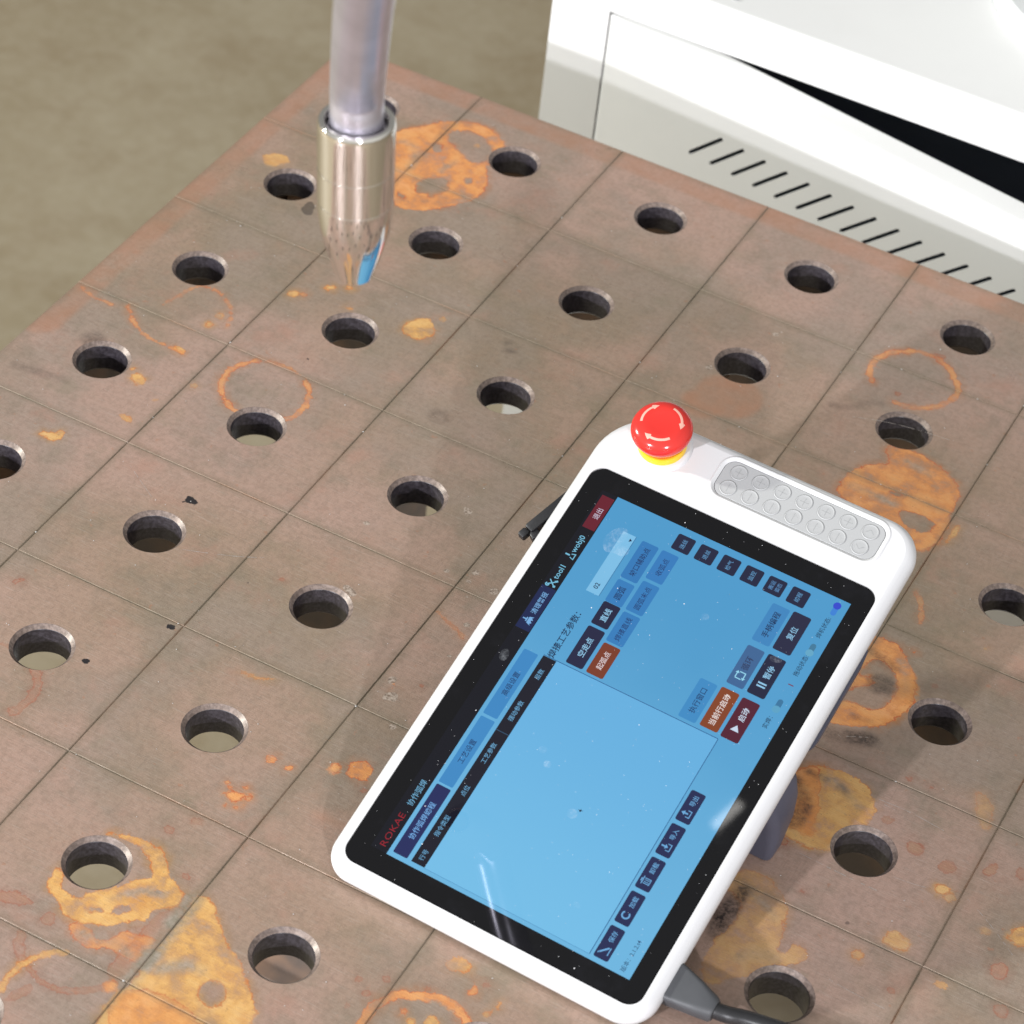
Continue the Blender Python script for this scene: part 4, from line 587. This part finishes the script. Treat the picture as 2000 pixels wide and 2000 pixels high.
mb = MB(); mb.poly(rrect(-119.8, -73.3, 120.8, 82.4, 7.4, 10), -1.15); mb.poly(rrect(133, -61.6, 154.8, 26.2, 6, 8), -1.05); mb.build('gasket', m_black, pend, PBt)

# keypad with fourteen moulded keys
m_pad = new_mat('grey_silicone', (.56, .565, .565, 1), .42); n = N(m_pad); b1 = n.noise(n.coord(), 1500, 2); n.l(n.mix(b1, (.385, .39, .395, 1), (.41, .415, .42, 1)), n.b.inputs['Base Color']); n.bump(b1, .06, .0003)
m_groove = new_mat('key_symbol', (.40, .405, .41, 1), .55); n = N(m_groove); n.l(n.mix(n.noise(n.coord(), 300, 2), (.30, .305, .31, 1), (.34, .345, .35, 1)), n.b.inputs['Base Color'])
kp = rrect(133.45, -61.15, 154.35, 25.75, 5.8, 8)
KZ = -.30; mb = MB()
mb.loft([lift(kp, -1.0), lift(kp, KZ-.1), lift(rrect(133.6, -61.0, 154.2, 25.6, 5.7, 8), KZ)], 0, False, False); mb.poly(rrect(133.6, -61.0, 154.2, 25.6, 5.7, 8), KZ)
pad = mb.build('keypad', m_pad, pend, PBt, smooth=40)
def key(cx, cy, sym):
    mb = MB(); w = .16; z = KZ+.03
    prof = [(4.3, 0), (4.2, .22), (4.0, .32), (3.8, .30), (3.65, .20), (3.4, .16), (2.0, .20), (.01, .22)]
    mb.lathe([(r, KZ+h_) for r, h_ in prof], 40, 0, (cx, cy)); mb.lathe([(4.62, KZ+.02), (4.30, KZ+.03)], 40, 1, (cx, cy))
    def bar(x0, y0, x1, y1):
        a, b = Vector((x0, y0)), Vector((x1, y1)); t = (b-a).normalized(); q = Vector((-t.y, t.x))*w
        p = [a-q, b-q, b+q, a+q]; mb.poly([(cx+v_.x, cy+v_.y) for v_ in p], KZ+.235, 1)
    if sym in '+-': bar(-2.3, 0, 2.3, 0)
    if sym == '+': bar(0, -2.3, 0, 2.3)
    if sym == '^': bar(-.9, 2.1, 1.1, 0); bar(1.1, 0, -.9, -2.1)
    if sym == 'v': bar(.9, 2.1, -1.1, 0); bar(-1.1, 0, .9, -2.1)
    mb.build('key', [m_pad, m_groove], pad, PBt, smooth=50, loc=None)
for k_ in range(7):
    y = 17.9-11.92*k_
    key(148.7, y-.1, '+' if k_ < 6 else '^'); key(138.7, y+.75, '-' if k_ < 6 else 'v')

# emergency stop mushroom button
m_red = new_mat('red_plastic', (.78, .035, .028, 1), .16); n = N(m_red); n.l(n.mix(n.noise(n.coord(), 90, 2), (.66, .034, .026, 1), (.60, .028, .023, 1)), n.b.inputs['Base Color'])
m_yel = new_mat('yellow_ring', (.85, .52, .02, 1), .3); n = N(m_yel); n.l(n.mix(n.noise(n.coord(), 90, 2), (.87, .54, .02, 1), (.80, .48, .02, 1)), n.b.inputs['Base Color'])
m_arrow = new_mat('arrow_print', (.85, .55, .48, 1), .3); n = N(m_arrow); n.l(n.mix(n.noise(n.coord(), 300, 2), (.80, .42, .34, 1), (.72, .36, .29, 1)), n.b.inputs['Base Color'])
EX, EY = 144.3, 58.3
mb = MB()
cap = [(11.0, 6.4), (11.5, 6.55), (12.1, 8.2), (13.1, 10.8), (14.3, 12.6), (15.1, 14.4), (15.35, 16.0), (15.2, 17.4), (14.5, 19.0), (13.2, 20.5), (11.4, 21.6), (9.4, 22.2), (7.6, 22.25), (5.0, 22.0), (2.0, 21.85), (.01, 21.82)]
def smooth_prof(p): return [tuple(q) for q in chaikin(p, 1, False)]
capf = smooth_prof(cap); mb.lathe(capf, 72, 0, (EX, EY)); mb.poly([(EX+11*math.cos(-2*math.pi*i/40), EY+11*math.sin(-2*math.pi*i/40)) for i in range(40)], 6.4)
est = mb.build('emergency_stop', m_red, pend, PBt, smooth=60); tag(est, 'red mushroom emergency stop button with pale arrows')
mb = MB(); mb.lathe([(12.3, 2.2), (12.3, 5.9), (12.0, 6.3), (10.6, 6.38)], 64, 0, (EX, EY)); mb.build('yellow_ring', m_yel, est, PBt, smooth=40)
mb = MB(); mb.lathe([(15.2, .2), (14.9, 1.0), (14.3, 1.8), (13.5, 2.25), (10.6, 2.3)], 64, 0, (EX, EY)); mb.build('base_collar', m_shell, est, PBt, smooth=50)
def capz(r):
    up = [q for q in capf if q[1] > 16]
    for (r0, z0), (r1, z1) in zip(up, up[1:]):
        if r1 <= r <= r0: return z0+(z1-z0)*(r0-r)/max(r0-r1, 1e-6)
    return 22.2
def capstrip(a0, a1, head):
    mb = MB(); n_ = 22; L = []; tot = a1-a0; sgn = 1 if tot > 0 else -1; ha = abs(tot)-20 if head else abs(tot)
    for i in range(n_+1):
        t = abs(tot)*i/n_
        w = .62 if t < ha else 1.75*(abs(tot)-t)/20.0
        L.append((a0+sgn*t, w))
    vs_, fs_ = [], []
    for a, w in L:
        for q in range(4):
            r = 10.0-w+2*w*q/3; an = math.radians(a); vs_.append((EX+r*math.cos(an), EY+r*math.sin(an), capz(r)+.06))
    for i in range(n_):
        for q in range(3):
            f_ = (i*4+q, i*4+q+1, (i+1)*4+q+1, (i+1)*4+q); fs_.append(f_ if sgn > 0 else tuple(reversed(f_)))
    mb.add(vs_, [tuple(reversed(f)) for f in fs_]); mb.build('arrow_mark', m_arrow, est, PBt)
for a0 in (112, -8, -128): capstrip(a0, a0-78, True)

# underside: grip that props it up, side lever, cable
def prism(mb, sections, m=0): mb.loft(sections, m)
def rr3(x0, y0, x1, y1, r, z): return lift(rrect(x0, y0, x1, y1, r, 5), z)
def zt_(x): return -(49.836+.31949*x)/.94757       # local z where the plate lies below local x
mb = MB()
mb.loft([rr3(28, -81.0, 100, 20, 10, -8.0), rr3(30, -80.5, 98, 18, 12, -14), rr3(36, -78, 92, 14, 14, -22), rr3(46, -72, 84, 6, 12, -27)])
mb.build('grip_housing', m_back, pend, PBt, smooth=50)
def legring(xc, hw, y0, y1, r, z, tilt=0.0): return [(x, y, z+tilt*(x-xc)) for x, y in rrect(xc-hw, y0, xc+hw, y1, r, 6)]
mb = MB(); zb = zt_(-3)+.7
mb.loft([legring(11, 14, -77, 10, 6, -9.5), legring(11, 14.5, -80.3, 12, 6, -17), legring(9.5, 13.5, -82.4, 12, 6, -26), legring(5.5, 11.5, -83.2, 10, 5, -36), legring(0, 9.3, -82.7, 8, 4, -45), legring(-1.5, 7.8, -81.8, 6, 3.5, zb, -.30)])
leg = mb.build('prop_grip', m_back, pend, PBt, smooth=55)
def beam(mb, p0, p1, w, h_, bev=.8, up=(0, 0, 1)):
    p0, p1 = Vector(p0), Vector(p1); t = (p1-p0).normalized(); s_ = t.cross(Vector(up)).normalized(); u2 = s_.cross(t)
    def ring(p, i): return [tuple(p+s_*x+u2*y) for x, y in rrect(-w/2+i, -h_/2+i, w/2-i, h_/2-i, max(bev-i, .05), 3)]
    mb.loft([ring(p0, bev*.6), ring(p0+t*bev, 0), ring(p1-t*bev, 0), ring(p1, bev*.6)])
mb = MB(); beam(mb, (112, 86.0, -13), (77.5, 97.0, -13.5), 5.6, 7, 1.0); beam(mb, (110, 80.5, -12.5), (82, 90.0, -12.6), 3.2, 5, .6); beam(mb, (77.2, 97.6, -13.2), (72.8, 98.9, -13.4), 4.2, 4.6, .8); beam(mb, (79, 91.5, -14.2), (75.0, 94.2, -14.4), 4.5, 6, .8)
mb.build('side_lever', m_black, pend, PBt, smooth=40)
m_boot = new_mat('grey_rubber', (.13, .135, .145, 1), .5); n = N(m_boot); b1 = n.noise(n.coord(), 900, 2); n.l(n.mix(n.noise(n.coord(), 60, 3), (.05, .053, .058, 1), (.078, .080, .088, 1)), n.b.inputs['Base Color']); n.bump(b1, .12, .0003)
mb = MB()
def bring(y, x0, x1, z0, z1, r): return [(x, y, z) for x, z in rrect(x0, z0, x1, z1, r, 5)]
zc = -7.6
mb.loft([bring(-74, -107.5, -87.5, zc-4.6, zc+4.2, 2), bring(-81, -107.8, -88.5, zc-4.8, zc+4.8, 2.2), bring(-92, -106.8, -91.6, zc-5.0, zc+5.2, 3), bring(-101, -106.0, -94.6, zc-5.2, zc+5.4, 4.2), bring(-102.2, -105.2, -95.4, zc-4.4, zc+4.6, 4)])
mb.build('cable_boot', m_boot, pend, PBt, smooth=45)
W2L = lambda p: ((Vector(p)-TC).dot(TX), (Vector(p)-TC).dot(TY), (Vector(p)-TC).dot(TZ))
p0 = Vector((-100.3, -96, zc+.1)); p1 = Vector((-100.0, -106, zc+.1))
wpts = [(443, -177.0, 7.6), (455, -173.0, 5.2), (470, -169.5, 4.0), (495, -167, 4.0), (530, -176, 4.0), (565, -210, 4.0), (590, -280, 4.0), (600, -380, 4.0)]
cp = chaikin([tuple(p0), tuple(p1)]+[W2L(p) for p in wpts], 3, False)
mb = MB(); mb.tube(cp, 3.9, 20); mb.build('cable', m_black, pend, PBt, smooth=60)

# ------------------------------------------------------------------ the lit screen
UX = lambda p: -108.5+p*217.0/1280
UY = lambda p: 63.55-(p-50)*127.1/750
US = 217.0/1280
EM = {}
def em(r, g, b):
    k_ = (r, g, b)
    if k_ not in EM:
        m = new_mat('lit_pixels_%02x%02x%02x' % k_, (.004, .004, .005, 1), .02, 0, .3); n = N(m); c = n.coord()
        col = srgb(r, g, b); lo = tuple(x*.93 for x in col[:3])+(1,)
        n.l(n.mix(n.noise(c, 25, 3), lo, col), n.b.inputs['Emission Color']); n.b.inputs['Emission Strength'].default_value = 1.0
        EM[k_] = m
    return EM[k_]
def uirect(x0, y0, x1, y1, r=0, n_=4):
    X_, Y_ = sorted((UX(x0), UX(x1))), sorted((UY(y0), UY(y1)))
    if r <= 0: return [(X_[0], Y_[0]), (X_[1], Y_[0]), (X_[1], Y_[1]), (X_[0], Y_[1])]
    return rrect(X_[0], Y_[0], X_[1], Y_[1], r*US, n_)
ZS = .02
# screen background; viewing-angle falloff painted into the emission, brighter towards the left end
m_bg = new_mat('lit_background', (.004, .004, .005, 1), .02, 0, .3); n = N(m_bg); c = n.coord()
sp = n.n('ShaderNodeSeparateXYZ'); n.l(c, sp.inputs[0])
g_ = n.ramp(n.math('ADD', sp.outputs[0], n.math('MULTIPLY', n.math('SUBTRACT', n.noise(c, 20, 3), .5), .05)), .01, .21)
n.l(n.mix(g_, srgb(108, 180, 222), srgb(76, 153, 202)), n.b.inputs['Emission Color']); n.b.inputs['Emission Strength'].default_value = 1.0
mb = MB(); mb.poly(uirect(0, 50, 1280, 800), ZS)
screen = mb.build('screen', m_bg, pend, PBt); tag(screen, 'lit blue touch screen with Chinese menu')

def text_geo(s_, h_, weight=0.0):
    cu = bpy.data.curves.new('t', 'FONT'); cu.body = s_; cu.size = 1.0; cu.align_x = 'CENTER'; cu.align_y = 'CENTER'; cu.resolution_u = 2
    if weight: cu.offset = weight
    ob = bpy.data.objects.new('t', cu); COL.objects.link(ob)
    bpy.context.view_layer.update()
    dg = bpy.context.evaluated_depsgraph_get(); me = bpy.data.meshes.new_from_object(ob.evaluated_get(dg))
    vs_ = np.array([v.co[:] for v in me.vertices]) if len(me.vertices) else np.zeros((0, 3)); fs_ = [tuple(p.vertices) for p in me.polygons]
    bpy.data.objects.remove(ob); bpy.data.curves.remove(cu); bpy.data.meshes.remove(me)
    if len(vs_) == 0: return vs_, fs_
    mn, mx = vs_.min(0), vs_.max(0)
    vs_ -= (mn+mx)/2
    return vs_, fs_
def put_text(mb, s_, cx, cy, size, z, m, align='c', weight=.006, sx_=1.0):
    """size = character body in screen pixels, cx,cy = centre (or left end) in screen pixels"""
    vs_, fs_ = text_geo(s_, 1.0, weight)
    if len(vs_) == 0: return
    vs_ = vs_*size*US*1.02; vs_[:, 0] *= sx_
    w = vs_[:, 0].max()-vs_[:, 0].min()
    x = UX(cx)+(w/2 if align == 'l' else (-w/2 if align == 'r' else 0))
    mb.add([(x+v_[0], UY(cy)+v_[1], z) for v_ in vs_], fs_, m)
def ui(name, rect=None, fill=None, r=0, text=None, tcol=(190, 225, 245), ts=18, at=None, align='c', lvl=1, shapes=(), lines=None, weight=.006, sx_=1.0):
    mb = MB(); mats = []; z = ZS+.03*lvl
    if rect: mats.append(em(*fill)); mb.poly(uirect(*rect, r), z, 0)
    if text or shapes or lines: mats.append(em(*tcol))
    m = len(mats)-1
    if text:
        ax, ay = at if at else ((rect[0]+rect[2])/2, (rect[1]+rect[3])/2); put_text(mb, text, ax, ay, ts, z+.02, m, align, weight, sx_)
    if lines:
        for t_, ax, ay in lines: put_text(mb, t_, ax, ay, ts, z+.02, m, 'c', weight)
    for shp in shapes: mb.poly([(UX(x), UY(y)) for x, y in shp], z+.02, m)
    return mb.build(name, mats, screen, PBt)
def arc(cx, cy, r0, r1, a0, a1, n_=14):
    o = [(cx+r1*math.cos(math.radians(a0+(a1-a0)*i/n_)), cy+r1*math.sin(math.radians(a0+(a1-a0)*i/n_))) for i in range(n_+1)]
    return o+[(cx+r0*math.cos(math.radians(a1+(a0-a1)*i/n_)), cy+r0*math.sin(math.radians(a1+(a0-a1)*i/n_))) for i in range(n_+1)]
def rc(x0, y0, x1, y1): return [(x0, y0), (x1, y0), (x1, y1), (x0, y1)]
def seg(x0, y0, x1, y1, w):
    a, b = Vector((x0, y0)), Vector((x1, y1)); t = (b-a).normalized(); q = Vector((-t.y, t.x))*w/2
    return [tuple(a-q), tuple(b-q), tuple(b+q), tuple(a+q)]
NAVY, INK, PALE, BLUE = (32, 34, 66), (24, 52, 100), (150, 205, 240), (52, 126, 190)
# status bar
ui('status_bar', (0, 0, 1280, 49.5), (7, 8, 20))
ui('logo_text', text='ROKAE', tcol=(150, 28, 42), ts=27, at=(70, 28), lvl=2, sx_=1.25, weight=-.004)
ui('status_text', text='协作弧焊', tcol=(110, 170, 205), ts=21, at=(195, 29), lvl=2)
ui('status_button', (772, 2, 925, 48), (22, 34, 78), 2, '清理警报', (120, 175, 225), 19, (868, 26), lvl=2, shapes=(seg(806, 18, 806, 8, 4), rc(799, 18, 813, 22), [(796, 24), (816, 24), (820, 38), (814, 33), (810, 39), (806, 33), (800, 39), (796, 34), (791, 38)]))
ui('status_text', text='tool1', tcol=(120, 190, 220), ts=24, at=(958, 25), align='l', lvl=2, weight=.01, shapes=(seg(933, 13, 950, 35, 3.4), seg(951, 14, 934, 34, 3.4), rc(930, 32, 937, 39), arc(933, 14, 2.5, 6.5, 60, 330), seg(948, 30, 954, 38, 6)))
ui('status_text', text='wobj0', tcol=(120, 190, 220), ts=24, at=(1058, 29), align='l', lvl=2, weight=.01, shapes=(seg(1045, 10, 1045, 24, 5), [(1034, 40), (1038, 27), (1041, 27), (1037, 37), (1052, 37), (1049, 27), (1052, 27), (1056, 40)]))
ui('exit_button', (1146, 7, 1266, 47), (104, 24, 40), 1, '退出', (200, 190, 210), 20, (1203, 27), lvl=2)
# tabs and table header
ui('tab_button', (14, 62, 246, 107), (32, 40, 92), 4, '协作弧焊编程', (120, 178, 235), 20, lvl=1)
ui('tab_button', (253, 62, 483, 107), (62, 138, 198), 4, '工艺设置', INK, 20)
ui('tab_button', (492, 62, 722, 107), (60, 136, 197), 4, '高级设置', INK, 20)
ui('header_bar', (14, 120, 728, 162), (20, 20, 34), 0, tcol=(105, 165, 205), ts=17, lines=(('行号', 45, 141), ('指令类型', 143, 140), ('点位', 263, 141), ('工艺参数', 392, 140), ('摆动参数', 540, 140), ('层数', 670, 140)))
ui('header_divider', (464, 121, 466, 161), (52, 88, 118), lvl=2)
m_list = new_mat('lit_list', (.004, .004, .005, 1), .02, 0, .3); n = N(m_list); c = n.coord(); sp = n.n('ShaderNodeSeparateXYZ'); n.l(c, sp.inputs[0]); g_ = n.ramp(sp.outputs[0], .0, .14)
n.l(n.mix(g_, srgb(116, 189, 230), srgb(100, 174, 222)), n.b.inputs['Emission Color']); n.b.inputs['Emission Strength'].default_value = 1.0  # list glow carries the same painted viewing-angle falloff
mb = MB(); mb.poly(uirect(14, 162, 729, 671), ZS+.03); mb.build('list_area', m_list, screen, PBt)
ui('frame_line', (729.2, 120, 731.2, 672), (36, 84, 140)); ui('frame_line', (13, 671.2, 729, 673.2), (40, 88, 140)); ui('frame_line', (12.2, 162, 13.6, 671), (84, 150, 196))
ui('cursor', tcol=(20, 30, 50), shapes=([(357, 448), (363, 440), (362, 446), (368, 447), (363, 449), (365, 455), (361, 450)],), lvl=2)
# process parameters
ui('text_label', text='焊接工艺参数：', tcol=(24, 50, 86), ts=25, at=(732, 139), align='l', weight=.012)
ui('drop_down', (967, 121, 1187, 162), (126, 192, 232), 0, '02', (20, 36, 66), 20, (984, 141), 'l', shapes=([(1163, 150), (1175, 150), (1169, 158)],), weight=.012)
ui('frame_line', (967, 162.4, 1187, 164), (58, 112, 158))
for x0, x1, t_, fill, tcol in ((739, 873, '空走点', NAVY, PALE), (882, 962.5, '直线', (30, 32, 62), PALE), (963.5, 1044, '圆弧', BLUE, (24, 52, 100)), (1052, 1186, '坡口辅助点', (50, 122, 186), (26, 54, 104))):
    ui('screen_button', (x0, 184, x1, 238), fill, 6, t_, tcol, 22 if len(t_) < 4 else 20, weight=.01)
for x0, x1, t_, fill, tcol in ((739, 846, '起弧点', (124, 58, 34), (232, 218, 220)), (853, 959, '焊接直线', BLUE, (28, 58, 112)), (966, 1072, '圆弧末点', BLUE, (28, 58, 112)), (1082, 1186, '收弧点', (52, 124, 190), (28, 58, 112))):
    ui('screen_button', (x0, 249, x1, 303), fill, 6, t_, tcol, 20)
for k_, t_ in enumerate(('送丝', '退丝', '检气', '监控', '搬运', '编程')):
    y0 = 265+73.4*k_
    if t_ == '搬运': ui('screen_button', (1202, y0, 1257, y0+56), (30, 34, 62), 6, None, (90, 140, 190), 15, lines=(('搬运', 1230, y0+18), ('姿态', 1230, y0+38)))
    else: ui('screen_button', (1202, y0, 1257, y0+56), (30, 34, 62), 6, t_, (95, 150, 195), 16)
ui('screen_button', (1049, 606, 1181, 661), (62, 134, 192), 6, '手柄编程', (22, 44, 86), 22, weight=.01)
ui('screen_button', (1051, 670, 1185, 726), (36, 38, 66), 6, '复位', PALE, 22, weight=.003)
ui('screen_button', (896, 607, 1030, 660), (62, 102, 150), 6, '循环', (44, 56, 92), 23, (975, 633), weight=.008)
ui('screen_icon', tcol=(150, 215, 240), lvl=3, shapes=(seg(922, 622, 940, 622, 3.2), seg(924, 645, 942, 645, 3.2), seg(921, 622, 921, 640, 3.2), seg(943, 627, 943, 646, 3.2), [(937, 616), (945, 622), (937, 628)], [(927, 639), (919, 645), (927, 651)]))
ui('screen_button', (896, 671, 1032, 726), (30, 34, 62), 6, '暂停', PALE, 22, (978, 699), weight=.01, shapes=(rc(926, 686, 931, 712), rc(936, 686, 941, 712)))
ui('screen_button', (741, 540, 875, 594), (62, 140, 198), 6, '执行窗口', (24, 52, 98), 21)
ui('screen_button', (744, 605, 879, 661), (134, 66, 32), 6, '当前行启动', (238, 226, 222), 21, weight=.01)
ui('screen_button', (741, 671, 877, 726), (84, 26, 46), 6, '启动', (205, 220, 240), 22, (828, 699), weight=.01, shapes=([(772, 686), (772, 712), (792, 699)],))
# toggles and their captions
def toggle(xa, xb, c_tr, c_kn):
    ui('toggle_switch', (min(xa, xb)-8, 761, max(xa, xb)+8, 777), c_tr, 8)
    m2 = MB(); m2.poly([(UX(xa+11.5*math.cos(2*math.pi*i/28)), UY(769-11.5*math.sin(2*math.pi*i/28))) for i in range(28)], ZS+.07); m2.build('toggle_knob', em(*c_kn), screen, PBt)
toggle(1256, 1230, (60, 130, 215), (52, 72, 206)); toggle(1086, 1110, (66, 122, 156), (100, 168, 200)); toggle(886, 912, (58, 118, 160), (92, 164, 200))
ui('text_label', text='焊机状态:', tcol=(30, 58, 88), ts=17, at=(1140, 766), align='l'); ui('text_label', text='拖动状态:', tcol=(30, 58, 88), ts=17, at=(1003, 766), align='l'); ui('text_label', text='实焊：', tcol=(30, 58, 88), ts=17, at=(820, 766), align='l')
ui('alert_mark', (970.5, 762, 973.5, 778), (120, 20, 40)); ui('text_label', text='版本：2.1.2.t4', tcol=(44, 80, 118), ts=16, at=(12, 771), align='l')
# bottom row of buttons
icons = {'保存': (seg(32, 692, 52, 712, 5), seg(30, 716, 54, 716, 3), [(27, 688), (33, 688), (31, 693)]), '加载': (arc(155, 703, 8, 12.5, 40, 320),), '卸载': (rc(254, 692, 278, 695), rc(261, 688, 271, 691), rc(257, 697, 259.5, 716), rc(272.5, 697, 275, 716), rc(257, 713.5, 275, 716), rc(262, 698, 264, 712), rc(268, 698, 270, 712)),
         '导入': (rc(368, 704, 370.5, 716), rc(388, 704, 390.5, 716), rc(368, 713.5, 390, 716), rc(377, 688, 381.5, 700), [(372, 699), (386.5, 699), (379, 708)]), '导出': (rc(480, 704, 482.5, 716), rc(500, 704, 502.5, 716), rc(480, 713.5, 502, 716), rc(489, 697, 493.5, 708), [(484, 698), (498.5, 698), (491, 688)])}
for k_, t_ in enumerate(('保存', '加载', '卸载', '导入', '导出')):
    x0 = 14.5+112.1*k_
    ui('screen_button', (x0, 682, x0+99.5, 726), (32, 40, 82), 6, t_, (110, 172, 222), 17, (x0+70, 704), shapes=icons[t_])
# smears, scuffs and dust on the glass
m_smear = new_mat('dried_smear', (.62, .66, .72, 1), .5); n = N(m_smear); b1 = n.noise(n.coord(), 250, 4, .65)
tr = n.n('ShaderNodeBsdfTransparent'); mx = n.n('ShaderNodeMixShader'); out = n.t.nodes['Material Output']
n.l(n.ramp(b1, .42, .78, .02, .22), mx.inputs[0]); n.l(tr.outputs[0], mx.inputs[1]); n.l(n.b.outputs[0], mx.inputs[2]); n.l(mx.outputs[0], out.inputs['Surface'])
ZT = ZS+.17
for pts in ([(1047, 450), (1056, 448), (1062, 458), (1058, 470), (1046, 472), (1040, 462), (1030, 452)], [(1120, 88), (1150, 82), (1185, 96), (1200, 118), (1190, 138), (1160, 142), (1140, 130), (1150, 160), (1128, 172), (1108, 158), (1112, 130), (1100, 108)],
            [(1010, 688), (1022, 676), (1034, 690), (1030, 716), (1018, 712)], [(112, 566), (122, 564), (126, 574), (118, 588), (108, 582)], [(660, 12), (690, 8), (700, 26), (676, 38), (655, 30)],
            [(430, 290), (446, 286), (452, 300), (442, 312), (428, 306)], [(462, 256), (478, 252), (486, 268), (474, 280), (460, 272)], [(330, 420), (352, 416), (360, 436), (344, 450), (328, 440)]):
    mb = MB(); mb.poly([(UX(x), UY(y)) for x, y in chaikin(pts, 2)], ZT); mb.build('smear', m_smear, glass, PBt)
m_dust = new_mat('dust', (.78, .78, .80, 1), .7); n = N(m_dust); n.l(n.mix(n.noise(n.coord(), 200, 2), (.5, .5, .52, 1), (.85, .85, .87, 1)), n.b.inputs['Base Color'])
mb = MB(); rnd = random.Random(11)
for _ in range(330):
    x, y = rnd.uniform(-118, 119), rnd.uniform(-71.5, 80.5); r = rnd.uniform(.06, .16)*(1.9 if rnd.random() < .07 else 1)
    a0 = rnd.uniform(0, 6); k2 = rnd.uniform(.6, 1.5)
    mb.add([(x+r*k2*math.cos(a0+i*1.257), y+r*math.sin(a0+i*1.257), ZT+.03) for i in range(5)]+[(x, y, ZT+.03+r*.6)], [(i, (i+1) % 5, 5) for i in range(5)])
tag(mb.build('dust', m_dust, glass, PBt), kind='stuff')
